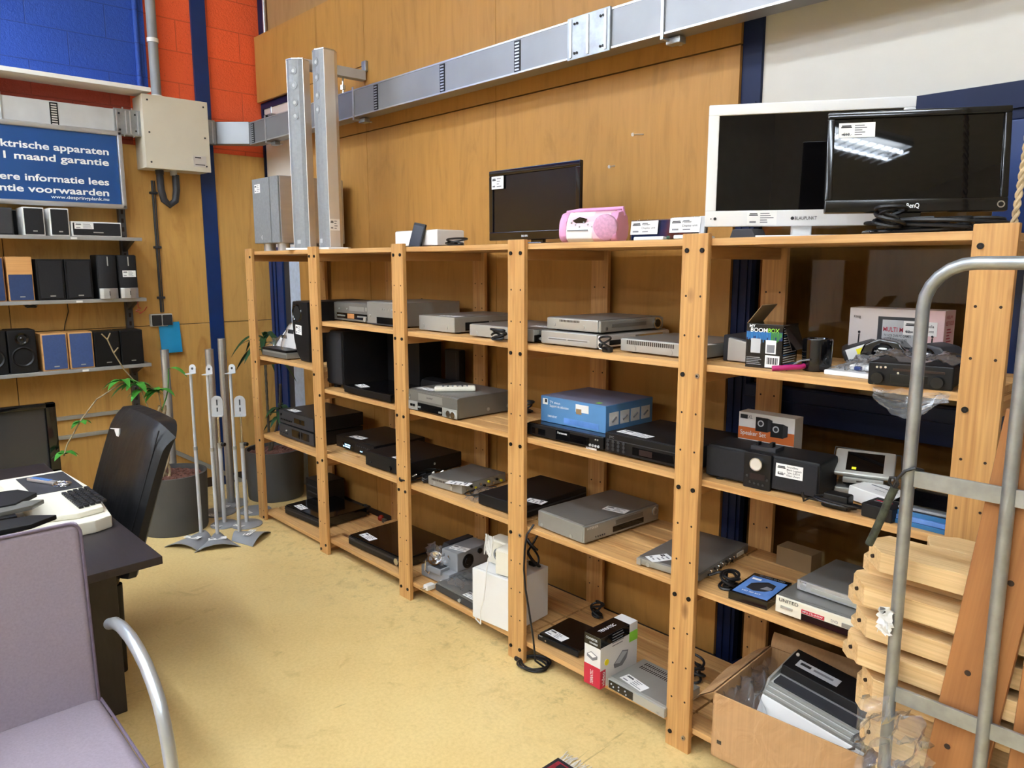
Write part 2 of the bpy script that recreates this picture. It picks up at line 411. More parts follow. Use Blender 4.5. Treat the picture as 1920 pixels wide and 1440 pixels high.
class D:
    """an appliance: Empty at its front left bottom corner, width to +x, depth to +y"""
    def __init__(s, name, label, cat, A, z, w, d, h, m, rot=0., group=None, bev=.004, feet=.006, case='casing', topm=None, tilt=None, nobody=False):
        s.w, s.d, s.h = w, d, h; s.made = {}
        s.o = thing(name, label, cat, (A[0], A[1], z), math.radians(rot), group, tilt)
        if nobody: return
        mb = MB()
        mb.box(0, 0, feet, w, d, h, m, bev)
        if topm: mb.box(.001, .012, h-.0005, w-.001, d-.001, h+.001, topm, .0004)
        s.body = obj(case, mb, s.o)
        if feet > 0:
            for x in (.12*w, .88*w):
                for y in (.12*d, .88*d):
                    obj('foot', MB().cyl((x, y, 0), (x, y, feet+.002), min(.014, .08*w), 'rubber', 12), s.o)
    SUB = {'display_segment': 'display_window', 'dial_centre': 'dial', 'knob_face': 'volume_knob', 'groove_inset': 'side_groove', 'picture_inset': 'picture', 'letter_inset': 'letter_square', 'screen_inset': 'screen_print', 'display_glow': 'display', 'logo_inset': 'logo', 'jog_dial': 'front_panel', 'disc_tray': 'front_panel', 'display': 'front_panel', 'tape_flap': 'front_panel', 'cassette_door': 'front_panel', 'display_window': 'front_panel', 'indicator': 'front_panel', 'dial': 'front_panel'}
    def par(s, name, parent, o=None):
        if parent is not None: return parent
        q = s.SUB.get(name); q = s.made.get(q) if q else None
        return q if q is not None and (q.parent is s.o) else s.o
    def mb(s, face): m = MB(); m.M = FM(face, s.w, s.d, s.h); return m
    def p(s, name, face, u0, v0, u1, v1, n, m, n0=0., bev=.0008, parent=None):
        o = obj(name, s.mb(face).box(u0, v0, n0, u1, v1, n, m, bev), s.par(name, parent)); s.made[name] = o; return o
    def rd(s, name, face, u, v, r, n, m, r2=None, seg=20, parent=None):
        o = obj(name, s.mb(face).cyl((u, v, 0), (u, v, n), r, m, seg, r2), s.par(name, parent)); s.made[name] = o; return o
    def st(s, face, u, v, w, h, a=0., seed=0, lines=4, name='price_sticker', n=.0012):
        m = MB(); m.M = rot2(FM(face, s.w, s.d, s.h), u, v, math.radians(a)) @ Matrix.Translation((0, 0, n))
        sticker_mb(m, w, h, seed, lines); return obj(name, m, s.o)
    def tx(s, face, items, name='lettering', n=.0012):
        for it in items:
            m = s.mb(face); t, u, v, w, h, mm = it[:6]; put_text(m, t, u, v, w, h, mm, n, it[6] if len(it) > 6 else .02); o = obj(name, m, s.o)
        return o
    def btns(s, face, pts, r, m='silver_light', n=.004, name='button'):
        for u, v in pts: s.rd(name, face, u, v, r, n, m, seg=12)
    def screws(s, face, pts, r=.006):
        for u, v in pts:
            o = s.rd('screw', face, u, v, r, .002, 'silver_light', seg=14)
def cable_path(c, rx, ry, turns, h, seed, n=22, jit=.25):
    r = random.Random(seed); P = []
    k = int(turns*n)
    a0 = r.random()*6.28
    for i in range(k):
        t = 2*PI*i/n+a0; q = 1+jit*math.sin(t*.37+seed)+.12*math.sin(1.7*t)
        P.append((c[0]+rx*q*math.cos(t), c[1]+ry*q*math.sin(t+.3*math.sin(t*.21)), c[2]+h*(.5+.5*math.sin(t*.43+seed))))
    return P
def cable_bundle(name, label, c, rx, ry, turns, h, r=.003, seed=1, m='cable_black', plug=True, cat='cable', tail=None, group=None):
    o = thing(name, label, cat, c, 0, group)
    r *= 1.25
    obj('cord', MB().tube(cable_path((0, 0, r), rx, ry, turns, h, seed), r, m, 6), o)
    if tail: obj('cord_tail', MB().tube([(p[0]-c[0], p[1]-c[1], p[2]-c[2]) for p in tail], r, m, 6), o)
    if plug:
        p = MB(); p.box(-rx*.7, -ry*.3, 0, -rx*.7+.035, -ry*.3+.022, .02, m, .004)
        for k in (.006, .016): p.cyl((-rx*.7-.016, -ry*.3+k, .01), (-rx*.7, -ry*.3+k, .01), .0022, 'chrome', 8)
        obj('plug', p, o)
    return o
def crumple(name, fn, nu, nv, m='poly_bag', amp=.012, seed=3, parent=None):
    r = random.Random(seed); W = [(r.uniform(4, 16), r.uniform(4, 16), r.uniform(0, 6.28), r.uniform(-1, 1), r.uniform(-1, 1), r.uniform(-1, 1)) for _ in range(9)]
    def g(a, b):
        x, y, z = fn(a, b); q = [0, 0, 0]
        for fa, fb, ph, cx, cy, cz in W:
            s_ = 1-abs(math.sin(fa*a+fb*b+ph))*2; q[0] += cx*s_; q[1] += cy*s_; q[2] += cz*s_
        k = amp*.30; return (x+k*q[0]+amp*.25*(r.random()-.5), y+k*q[1]+amp*.25*(r.random()-.5), z+k*q[2]+amp*.25*(r.random()-.5))
    return obj(name, MB().grid(g, nu*2, nv*2, m), parent, ang=70)
# ------------------------------------------------------------------ setting: floor, walls, ceiling
XL, YW = -.94, .54
struct('floor', MB().box(-1.1, -7.2, -.1, 9.2, .8, 0, 'floor_epoxy'))
struct('ceiling', MB().box(-1.1, -7.2, 4.2, 9.2, .8, 4.3, 'ceiling_white'))
struct('wall_left', MB().box(-1.06, -7.2, 0, -.952, .8, 4.2, 'block_orange'))
struct('wall_front', MB().box(-1.1, -7.3, 0, 9.2, -7.2, 4.2, 'room_pale'))
struct('wall_right', MB().box(9.2, -7.2, 0, 9.3, .8, 4.2, 'room_pale'))
struct('wall_back', MB().box(-1.06, .68, 0, 9.2, .8, 4.2, 'plywood_dim'))
# left wall: plywood sheets with seams, upper blocks, steel stripe
m = MB(); g = .0022
for y0, y1 in ((-6.0, -3.56), (-3.56, -2.34), (-2.34, -1.11), (-1.11, .11), (.195, .60)):
    for z0, z1 in ((.07, 1.21), (1.21, 2.405)):
        m.box(-.952, y0+g, z0+g, XL, y1-g, z1-g, 'plywood_left', .001)
struct('trim_1', m, 'birch plywood sheets on the left wall')
struct('trim_10', MB().box(-.9519, -6, .0, -.9505, .60, 2.40, 'skirting'), 'dark backing in the joints of the left wall sheets')
struct('baseboard_left', MB().box(-.952, -6, 0, -.945, .60, .072, 'skirting'))
struct('trim_2', MB().box(-.952, -6, 2.76, -.936, -.205, 4.2, 'block_blue', 0).box(-.952, -6, 2.405, -.9505, -.32, 2.76, 'block_red', 0), 'blue painted blocks above the red strip on the left wall')
struct('trim_3', MB().prism([(-.952, .1), (-.928, .1), (-.928, .2), (-.952, .2)], 0, 4.2, 'blue_steel', 'xy', .002), 'dark blue steel stripe up the left wall')
# right wall (behind the shelving): panels, dark blue posts and rails, panes
m = MB()
for x0, x1, z0, z1 in ((-.93, -.037, 2.78, 3.235), (-.037, .52, 2.78, 3.235), (.52, 1.68, 2.405, 3.235), (1.68, 3.0, 2.405, 3.235), (.0, .52, 2.405, 2.78),
                       (-.395, .0, .06, 1.75), (.0, .52, .06, 2.405), (.52, 1.68, .06, 2.405), (1.68, 3.0, .06, 2.405)):
    m.box(x0+.0012, YW, z0+.003, x1-.0012, YW+.02, z1-.003, 'plywood_wall', .001)
m.box(-.18, YW+.001, 1.75, .0, YW+.02, 2.78, 'plywood_wall', .001)
struct('trim_4', m, 'birch plywood panels behind the shelving')
struct('trim_9', MB().box(-.39, YW+.0205, .06, 2.998, YW+.023, 1.76, 'skirting').box(-.03, YW+.0205, 1.76, 2.998, YW+.023, 2.78, 'skirting').box(-.92, YW+.0205, 2.785, 2.998, YW+.023, 3.23, 'skirting'), 'dark backing in the panel joints')
struct('trim_5', MB().box(-.95, .60, 3.2, 3.0, .63, 4.2, 'plywood_dim', .001), 'recessed brown panel above the plywood')
struct('trim_6', MB().box(-.948, .585, 3.235, -.85, .63, 4.2, 'blue_dark', .002).cyl((-.83, .58, 3.2), (-.83, .58, 4.2), .012, 'aluminium'), 'dark blue corner post')
m = MB(); m.box(-.945, .575, 2.74, -.18, .6, 2.785, 'blue_dark'); m.box(-.945, .575, 1.75, -.915, .6, 2.74, 'blue_dark')
m.box(-.915, .585, 1.75, -.18, .6, 2.74, 'pale_pane')
struct('window_1', m, 'pale pane with dark blue frame in the corner')
m = MB(); m.box(-.915, .56, 0, -.70, .62, 1.75, 'blue_steel', .004); m.box(-.86, .553, 0, -.845, .562, 1.75, 'blue_dark'); m.box(-.80, .553, 0, -.79, .562, 1.75, 'blue_dark')
m.box(-.70, .575, 0, -.61, .60, 1.75, 'charcoal'); m.box(-.61, .57, 0, -.397, .60, 1.75, 'frosted_strip', .004)
struct('door_1', m, 'dark blue door post with frosted strip in the corner')
m = MB(); m.box(3.0, .552, 0, 3.078, .62, 4.2, 'blue_dark', .003); m.box(3.02, .545, 0, 3.03, .553, 2.2, 'blue_dark'); m.box(3.055, .545, 0, 3.064, .553, 2.2, 'blue_dark')
struct('trim_7', m, 'dark blue steel post right of the plywood')
struct('trim_8', MB().box(3.078, .565, 2.135, 9.1, .6, 4.2, 'pale_panel', .002), 'off white panel above the window')
m = MB(); m.box(3.078, .545, 2.03, 9.1, .62, 2.135, 'blue_dark', .004); m.box(3.078, .535, 2.06, 9.1, .548, 2.075, 'blue_dark')
m.box(3.078, .545, 1.065, 3.84, .62, 1.185, 'blue_dark', .004); m.box(3.078, .537, 1.13, 3.84, .547, 1.14, 'blue_dark')
m.box(3.84, .54, 0, 3.985, .62, 2.03, 'blue_steel', .005); m.box(3.985, .56, 0, 9.1, .62, 2.03, 'blue_dark')
m.box(3.078, .545, 0, 3.84, .62, .06, 'blue_dark')
wf = struct('window_2', m, 'dark blue window frame behind the right bay')
pb_ = obj('board_behind_glass', MB().box(3.078, .612, .06, 3.84, .625, 2.03, 'brown_board'), wf)
pg_ = obj('pane', MB().box(3.078, .585, 1.185, 3.84, .590, 2.03, 'window_glass').box(3.078, .585, .06, 3.84, .590, 1.065, 'window_glass'), wf, smooth=False)
struct('baseboard_back', MB().box(-.397, .545, 0, 3.0, .556, .06, 'skirting'))

# ceiling luminaires (the room's lamps)
def luminaire(x, y, label):
    o = thing('ceiling_light', label, 'ceiling light', (x, y, 3.62), 0, 'fluorescent ceiling lights')
    m = MB(); m.box(-.76, -.16, .05, .76, .16, .09, 'white_plastic', .004)
    for s in (-1, 1): m.box(-.76, s*.16-.004, .02, .76, s*.16+.004, .06, 'aluminium')
    for s in (-1, 1): m.box(s*.76-.004, -.16, .02, s*.76+.004, .16, .06, 'aluminium')
    obj('housing', m, o)
    for s in (-1, 1): obj('tube', MB().cyl((-.73, s*.075, -.002), (.73, s*.075, -.002), .016, 'tube_light', 10), o)
    m = MB()
    for i in range(19): m.box(-.72+i*.08, -.156, -.036, -.718+i*.08, .156, -.022, 'aluminium')
    m.box(-.757, -.002, -.036, .757, .002, -.01, 'aluminium')
    obj('louver', m, o)
    obj('hanger', MB().cyl((-.5, 0, .09), (-.5, 0, .58), .004, 'chrome', 6).cyl((.5, 0, .09), (.5, 0, .58), .004, 'chrome', 6), o)
for y, xs in ((-1.8, (-.1, 1.55, 3.5, 5.4)), (-3.0, (-.1, 1.6, 3.6, 6.3)), (-4.4, (-.1, 1.8, 3.8, 6.0)), (-6.0, (.0, 2.0, 4.2))):
    for x in xs:
        luminaire(x, y, 'fluorescent ceiling light with louvre hanging in a row above the shop floor')

# ------------------------------------------------------------------ the shelving rack
P, H = .80, 1.72
L0, L1, L2, L3, L4 = 1.705, 1.320, .952, .585, .090
BAY = [(1.705, 1.062, .562, .055)] + [(L0, L1, L2, L3, L4)]*4
rack = thing('shelving_rack', 'long slatted pine shelving rack of five bays along the plywood wall', 'shelving', (0, 0, 0))
for i in range(6):
    x = i*P; lv = set(BAY[max(0, i-1)]) | set(BAY[min(i, 4)])
    for back in (0, 1):
        y0 = .49*back; m = MB(); m.box(x-.0465, y0, 0, x+.0465, y0+.02, H, 'pine_z', .0025)
        yy = y0 if back == 0 else y0
        for k in range(14):
            z = .06+.1225*k
            if any(abs(z-(q-.036)) < .025 for q in lv): continue
            for s in (-1, 1): m.cyl((x+s*.026, y0+.001, z), (x+s*.026, y0-.0006, z), .0036, 'hole_dark', 8)
        po = obj('post', m, rack)
        if back == 0:
            for sgn, b in ((-1, i-1), (1, i)):
                if 0 <= b < 5:
                    for q in BAY[b]:
                        odd = (i, q) in ((3, L3), (4, L1), (4, L4)) and sgn == 1
                        mm = 'bolt_steel' if odd else 'bolt_black'
                        obj('bolt', MB().cyl((x+sgn*.027, .001, q-.036), (x+sgn*.027, -.004, q-.036), .0075, mm, 12).cyl((x+sgn*.027, -.004, q-.036), (x+sgn*.027, -.0045, q-.036), .0035, 'rubber', 8), po)
    for sgn, b in ((-1, i-1), (1, i)):
        if 0 <= b < 5 or i == 5:
            for q in BAY[min(b, 4)]:
                obj('cleat', MB().box(x+sgn*.003, .0205, q-.062, x+sgn*.024, .4895, q-.0225, 'pine_y', .002), rack)
for b in range(5):
    for q in BAY[b]:
        m = MB(); x0, x1 = b*P+.004, (b+1)*P-.004
        for k in range(5):
            y = .0215+k*.0955; m.box(x0, y, q-.022, x1, y+.084, q, 'pine_x', .002)
        obj('shelf', m, rack)

# ------------------------------------------------------------------ left wall: sign, trunking, junction box, shelves
sg = thing('wall_sign', 'blue warranty sign with white lettering and silver frame on the left wall', 'sign', (-.79, 0, 0))
obj('sign_board', MB().box(-.012, -1.75, 2.0, 0, -.47, 2.43, 'sign_blue'), sg)
m = MB()
for z0, z1 in ((1.975, 2.005), (2.425, 2.455)): m.box(-.014, -1.78, z0, .012, -.438, z1, 'aluminium', .008)
for y0, y1 in ((-1.78, -1.75), (-.468, -.438)): m.box(-.014, y0, 1.975, .012, y1, 2.455, 'aluminium', .008)
obj('frame', m, sg)
for t, u1, v, w, h in (('elektrische apparaten', -.521, 2.304, .665, .040), ('1 maand garantie', -.525, 2.238, .56, .040), ('verdere informatie lees', -.533, 2.118, .725, .040), ('garantie voorwaarden', -.538, 2.052, .725, .040), ('www.despringplank.nu', -.54, 2.022,    .322, .019)):
    m = MB(); m.M = Matrix(((0, 0, 1, .0), (1, 0, 0, 0), (0, 1, 0, 0), (0, 0, 0, 1)))
    put_text(m, t, u1-w, v, w, h, 'ink_white', .0012, .075 if h > .03 else .05); obj('lettering', m, sg)
sg.location.x = -.79

tk = thing('cable_trunking', 'long galvanised steel cable trunking running round both walls', 'trunking', (0, 0, 0))
m = MB(); m.box(-.90, -6, 2.446, -.812, -.30, 2.594, 'trunking_metal_lit', .003); obj('trunk_section', m, tk)
m = MB(); m.box(-.90, .06, 2.446, -.812, .18, 2.594, 'trunking_metal', .003)
m.prism([(-.90, .18), (-.812, .18), (-.66, .345), (-.66, .433), (-.72, .433)], 2.446, 2.594, 'trunking_metal', 'xy', .003); obj('trunk_corner', m, tk)
m = MB(); m.box(-.66, .348, 2.44, 4.6, .433, 2.582, 'trunking_metal', .003); obj('trunk_section', m, tk)
m = MB(); m.box(-.66, .346, 2.58, 4.6, .352, 2.587, 'aluminium').box(-.66, .345, 2.44, 4.6, .35, 2.447, 'aluminium'); obj('trunk_lip', m, tk)
def vent(u, wall):
    m = MB()
    if wall == 'r':
        m.box(u-.019, .3445, 2.447, u+.019, .349, 2.575, 'black_plastic', .001)
        for k in range(9): m.box(u-.013, .343, 2.453+k*.0135, u+.013, .3447, 2.459+k*.0135, 'aluminium')
    else:
        m.box(-.8125, u-.022, 2.452, -.808, u+.022, 2.586, 'black_plastic', .001)
        for k in range(9): m.box(-.8082, u-.015, 2.458+k*.0140, -.8062, u+.015, 2.465+k*.0140, 'brushed_warm')
    obj('vent_strip', m, tk)
for u in (-.60, .07, .93, 1.512, 2.038): vent(u, 'r')
for u in (-.80,): vent(u, 'l')
def clampstrap(u, wall, w=.012):
    m = MB()
    if wall == 'r':
        m.box(u-w/2, .339, 2.425, u+w/2, .346, 2.60, 'aluminium', .001); m.box(u-w/2, .339, 2.423, u+w/2, .46, 2.43, 'aluminium'); m.box(u-.012, .38, 2.412, u+.05, .42, 2.436, 'galvanised', .004)
    else: m.box(-.811, u-w/2, 2.43, -.804, u+w/2, 2.61, 'aluminium', .001)
    obj('strap', m, tk)
for u in (-.40, .705, 2.80): clampstrap(u, 'r')
for u in (-.415, -.36, -1.07): clampstrap(u, 'l', .008)
def coupling(u0, u1):
    m = MB(); m.box(u0, .337, 2.432, u1, .347, 2.592, 'galvanised', .002)
    for u in (u0+.02, (u0+u1)/2, u1-.02): m.box(u-.006, .332, 2.44, u+.006, .34, 2.585, 'aluminium', .002)
    for u in (u0+.04, u1-.045):
        for z in (2.455, 2.565):
            for du in (0, .014): m.cyl((u+du, .336, z), (u+du, .333, z), .005, 'rubber', 8)
    obj('coupling', m, tk)
coupling(2.34, 2.56)
m = MB(); m.box(-.812, -.47, 2.44, -.803, -.30, 2.60, 'galvanised', .002)
for y in (-.455, -.40, -.375, -.33): m.box(-.804, y-.003, 2.45, -.799, y+.003, 2.59, 'aluminium')
for y in (-.44, -.345):
    for z in (2.47, 2.57): m.cyl((-.803, y, z), (-.798, y, z), .006, 'rubber', 8)
obj('coupling', m, tk)
m = MB(); m.box(-.812, .085, 2.44, -.804, .17, 2.60, 'galvanised', .002)
for y in (.10, .15): m.box(-.805, y-.004, 2.45, -.80, y+.004, 2.59, 'aluminium')
obj('coupling', m, tk)
m = MB(); m.box(.50, .10, 2.69, .55, .53, 2.745, 'grey_light', .004); m.box(.503, .098, 2.695, .547, .101, 2.74, 'rubber'); m.cyl((.525, .39, 2.59), (.525, .39, 2.69), .006, 'chrome', 8); m.cyl((.525, .39, 2.62), (.525, .39, 2.645), .016, 'chrome', 8)
m.box(.515, .52, 2.74, .56, .54, 2.80, 'galvanised', .004)
tag(obj('wall_bracket', m), 'beige metal bracket arm holding up the trunking beside the tall speakers', 'bracket')
m = MB(); m.cyl((-.40, .39, 2.585), (-.40, .39, 2.66), .005, 'chrome', 8); m.box(-.43, .37, 2.60, -.37, .41, 2.615, 'galvanised', .003); m.cyl((-.42, .35, 2.60), (-.42, .45, 2.60), .008, 'rubber', 8)
obj('strap_hanger', m, tk)

jb = thing('junction_box', 'large beige metal junction box mounted on the left wall', 'junction box', (-.90, -.312, 2.245))
obj('housing', MB().box(-.04, .0, 0, .145, .412, .452, 'box_beige', .004), jb)
obj('cover', MB().box(.146, -.002, -.003, .154, .414, .455, 'box_beige', .002), jb)
for y in (.03, .385):
    for z in (.035, .22, .42): obj('screw', MB().cyl((.154, y, z), (.157, y, z), .006, 'charcoal', 10), jb)
m = MB(); m.box(.154, .30, .03, .1555, .385, .10, 'brushed_warm'); m.box(.1555, .31, .04, .156, .375, .045, 'ink'); m.box(.1555, .31, .085, .156, .35, .092, 'ink'); obj('rating_plate', m, jb)
for y in (.11, .20): obj('cable_gland', MB().cyl((.05, y, -.03), (.05, y, 0), .022 if y > .15 else .026, 'charcoal' if y < .15 else 'grey_light', 14), jb)
o = obj('wall_pipe', MB().cyl((-.90, -.17, 2.70), (-.90, -.17, 4.2), .031, 'grey_plastic', 20).cyl((-.90, -.17, 2.70), (-.90, -.17, 2.73), .036, 'white_plastic', 20).cyl((-.90, -.17, 3.06), (-.90, -.17, 3.085), .036, 'white_plastic', 20))
tag(o, 'vertical grey pipe rising from the beige junction box', 'pipe')
o = obj('wall_conduit', MB().cyl((-.925, -.26, 2.76), (-.925, -.26, 4.2), .016, 'block_blue', 12))
tag(o, 'thin blue painted conduit on the blue block wall', 'conduit')
m = MB(); m.tube([(-.925, -.23, z/100) for z in range(130, 226, 8)], .008, 'charcoal', 8); m.tube([(-.925, -.215, z/100) for z in range(130, 226, 8)], .004, 'charcoal', 6)
for z in (1.40, 1.74, 2.1): m.box(-.94, -.25, z-.008, -.914, -.20, z+.008, 'charcoal', .003)
tag(obj('power_conduit', m), 'thin grey conduit running down from the junction box to the sockets', 'conduit')
m = MB(); m.tube([(-.85, -.202, 2.22), (-.85, -.20, 2.12), (-.85, -.185, 2.05), (-.85, -.15, 2.02), (-.85, -.112, 2.05), (-.85, -.10, 2.12), (-.85, -.10, 2.22)], .023, 'charcoal', 14)
tag(obj('cable_loop', m), 'thick dark grey cable looping under the junction box', 'cable')
so = thing('wall_socket', 'double black and white power socket on the left wall', 'socket', (-.94, -.31, 1.205))
obj('socket_box', MB().box(0, 0, 0, .038, .145, .085, 'white_plastic', .006), so)
for y in (.006, .076): obj('socket_lid', MB().box(.038, y, .006, .05, y+.063, .079, 'charcoal', .008), so)
cd = obj('blue_card', MB().grid(lambda a, b: (-.90-.028*b+.006*math.sin(a*3), -.255+.14*a, 1.02+.21*b), 6, 8, 'cyan_card').box(-.93, -.20, 1.20, -.90, -.17, 1.235, 'cyan_card'))
tag(cd, 'bright blue card hanging below the power socket', 'card')
lg = thing('wall_ledge', 'white shelf board under the blue block wall', 'shelf', (0, 0, 0))
obj('board', MB().box(-.936, -2.2, 2.711, -.72, -.262, 2.737, 'white_plastic', .002), lg)
m = MB(); m.box(-.936, -1.12, 2.67, -.74, -1.09, 2.711, 'black_metal', .004); m.box(-.936, -1.12, 2.52, -.91, -1.09, 2.70, 'galvanised', .003); obj('bracket', m, lg)

# steel speaker shelf unit on the left wall
su = thing('wall_shelf_unit', 'grey steel shelf unit with three full speaker shelves on the left wall', 'shelving', (0, 0, 0))
for y in (-.44, -1.44):
    m = MB(); m.box(-.938, y-.021, .50, -.90, y+.021, 2.0, 'steel_upright', .002)
    for k in range(26):
        z = .55+k*.056; m.box(-.9005, y-.007, z, -.8985, y+.007, z+.028, 'hole_dark')
    obj('upright', m, su)
for z in (1.795, 1.412, .985):
    m = MB(); m.box(-.935, -2.4, z-.006, -.692, -.392, z, 'steel_shelf', .001); m.box(-.694, -2.4, z-.022, -.688, -.392, z, 'steel_shelf', .002)
    m.box(-.694, -.80, z-.018, -.6862, -.765, z-.006, 'white_paper')
    sh = obj('shelf', m, su)
    for y in (-.44, -1.44): obj('bracket', MB().prism([(-.91, z-.09), (-.91, z-.007), (-.72, z-.007), (-.72, z-.022)], y-.012, y+.012, 'steel_upright', 'xz'), su)
lr = thing('chrome_rails', 'two chrome rails of an empty shelf behind the leather chair', 'rail', (0, 0, 0))
for z in (.645, .52): obj('rail', MB().box(-.94, -1.9, z-.012, -.915, -.46, z+.012, 'silver_light', .003), lr)
m = MB(); m.M = Matrix.Translation((-.915, -.30, .37)) @ Matrix.Rotation(math.atan2(-.39, .60), 4, 'X'); m.box(-.012, -.1, -.015, .012, .72, .015, 'silver_light', .003)
tag(obj('chrome_strip', m), 'chrome strip leaning against the left wall behind the speaker stands', 'strip')

def wspk(name, label, y0, y1, h, z, m, clothm='speaker_cloth', d=.17, x=-.705, border=.006, group=None, logo=True, side=None, clothz=None):
    w = y1-y0
    s = D(name, label, 'speaker', (x, y0), z, w, d, h, m, 90, group, .004, 0, 'cabinet')
    b = border; z1 = clothz or h-b
    s.p('grille', 'f', b, b, w-b, z1, .006, clothm, 0, .003)
    if logo:
        t = s.mb('f'); t.box(w*.42, .022, .006, w*.62, .029, .0068, 'silver_light'); obj('badge', t, s.o)
    return s
Z1, Z2, Z3 = 1.795, 1.412, .985
wspk('bookshelf_speaker', 'dark grey speaker at the far left of the top steel shelf', -1.25, -1.085, .155, Z1, 'charcoal', 'charcoal', logo=False)
wspk('satellite_speaker', 'small white framed black speaker, leftmost of the front pair on the top steel shelf', -1.036, -.925, .163, Z1, 'white_plastic', group='white framed satellite speakers', border=.007)
wspk('satellite_speaker', 'small white framed black speaker, beside the long low one on the top steel shelf', -.899, -.795, .163, Z1, 'white_plastic', group='white framed satellite speakers', border=.007)
wspk('satellite_speaker', 'black speaker standing behind the front pair, left of them on the top steel shelf', -1.062, -.985, .155, Z1, 'white_plastic', d=.03, x=-.88, logo=False)
wspk('satellite_speaker', 'black speaker seen through the gap between the white framed pair', -.95, -.86, .155, Z1, 'white_plastic', d=.03, x=-.88, logo=False)
s = wspk('centre_speaker', 'long low white framed centre speaker with price sticker on the top steel shelf', -.787, -.505, .09, Z1, 'white_plastic', border=.008)
s.st('f', .016, .045, .105, .036, 0, 5, n=.0065)
wspk('bookshelf_speaker', 'blue fronted speaker at the left photo edge, middle steel shelf', -1.30, -1.155, .255, Z2, 'cherry', 'speaker_navy', logo=False)
s = wspk('bookshelf_speaker', 'speaker with orange wood top half and navy cloth below on the middle shelf', -1.143, -1.012, .258, Z2, 'veneer', 'speaker_navy', clothz=.155)
s = wspk('bookshelf_speaker', 'black speaker, left one of the matching pair on the middle steel shelf', -.994, -.848, .245, Z2, 'black_satin', group='black cloth speaker pair on the middle shelf', border=.012)
s = wspk('bookshelf_speaker', 'black speaker, right one of the matching pair on the middle steel shelf', -.844, -.695, .245, Z2, 'black_satin', group='black cloth speaker pair on the middle shelf', border=.012)
for y0, lab, stk in ((-.668, 'tall black speaker with silver base, left of the pair, without sticker', 0), (-.548, 'tall black speaker with silver base and white price sticker', 1)):
    s = D('tower_speaker', lab, 'speaker', (-.70, y0), Z2, .112, .14, .273, 'black_satin', 90, 'tall speakers with silver bases', .008, 0, 'cabinet')
    m = MB(); m.prism([(.0+.004, 0), (.108, 0), (.108, -.012), (.09, -.024), (.056, -.029), (.022, -.024), (.004, -.012)], .068, .268, 'speaker_cloth'); obj('grille', m, s.o)
    m = MB(); m.prism([(.003, .02), (.109, .02), (.109, -.015), (.09, -.028), (.056, -.034), (.022, -.028), (.003, -.015)], .0, .066, 'aluminium', 'xy', .003); obj('base', m, s.o)
    obj('stripe', MB().box(.053, -.031, .205, .059, -.026, .262, 'silver_light'), s.o); obj('stripe', MB().box(.053, -.036, .02, .057, -.033, .048, 'charcoal'), s.o)
    if stk:
        m = MB(); m.M = Matrix.Translation((.018, -.030, .135)) @ FM('f', 0, 0, 0); sticker_mb(m, .078, .04, 3); obj('price_sticker', m, s.o)
def monitor(y0, label):
    s = D('studio_monitor', label, 'speaker', (-.70, y0), Z3, .145, .17, .258, 'black_satin', 90, 'black studio monitors', .008, 0, 'cabinet')
    m = MB(); m.M = FM('f', 0, 0, 0) @ Matrix.Translation((.0725, .098, .0))
    m.lathe([(.060, 0), (.060, .004), (.055, .006), (.050, .003), (.042, -.004), (.03, -.008), (.018, -.004), (0, -.002)], 'black_plastic', 32); w_ = obj('woofer', m, s.o)
    m = MB(); m.M = FM('f', 0, 0, 0) @ Matrix.Translation((.0725, .205, .0))
    m.lathe([(.036, 0), (.036, .003), (.030, .003), (.016, -.003), (.010, .001), (0, .003)], 'black_gloss', 28); obj('tweeter', m, s.o)
monitor(-1.325, 'black studio monitor cut by the left photo edge on the lowest steel shelf')
monitor(-1.175, 'black studio monitor with bare woofer beside the blue speakers')
for y0, y1, lab in ((-1.006, -.866, 'blue fronted speaker in cherry case, next to the studio monitor'), (-.86, -.723, 'blue fronted speaker in cherry case, next to the black speakers')):
    wspk('bookshelf_speaker', lab, y0, y1, .227, Z3, 'veneer', 'speaker_blue', group='blue fronted speakers in cherry cases', border=.008)
for y0, y1, lab in ((-.717, -.570, 'plain black speaker, left of the pair at the right end of the lowest steel shelf'), (-.566, -.43, 'plain black speaker at the far right end of the lowest steel shelf')):
    wspk('bookshelf_speaker', lab, y0, y1, .222, Z3, 'black_satin', 'black_plastic', group='plain black speakers on the lowest shelf', border=.005)
cable_bundle('cable', 'small black cable bundle hanging under the middle steel shelf', (-.80, -1.02, 1.365), .03, .03, 3, .02, .003, 4, plug=False)
tag(obj('red_wire', MB().tube([(-.72, -.44, 1.40), (-.72, -.438, 1.36)]+[(-.72+.004*math.cos(k), -.438+.016*math.sin(k*1.3), 1.35-.006*k) for k in range(8)]+[(-.72, -.40, 1.33), (-.72, -.385, 1.352)], .003, 'red_bead', 6)), 'thin red wire dangling from the right end of the middle steel shelf', 'wire')
tag(obj('wall_wire', MB().tube([(-.92, -.80, 1.39), (-.925, -.795, 1.33), (-.93, -.82, 1.25), (-.93, -.83, 1.2)], .003, 'bark_dark', 6)), 'thin dark wire hanging on the wall between two steel shelves', 'wire')

for x, z_, lab, dx in ((2.575, 2.145, 'long screw sticking out of the plywood, the upper of two', -.03), (2.43, 2.035, 'short screw sticking out of the plywood, the lower of two', -.012)):
    m = MB(); m.cyl((x, YW+.004, z_), (x+dx*.3, YW-(.055 if dx < -.02 else .03), z_-.006), .003, 'brushed_warm', 8); m.cyl((x+dx*.3, YW-(.055 if dx < -.02 else .03), z_-.006), (x+dx*.3, YW-(.058 if dx < -.02 else .033), z_-.0065), .007, 'brushed_warm', 12); tag(obj('wall_screw', m), lab, 'screw')
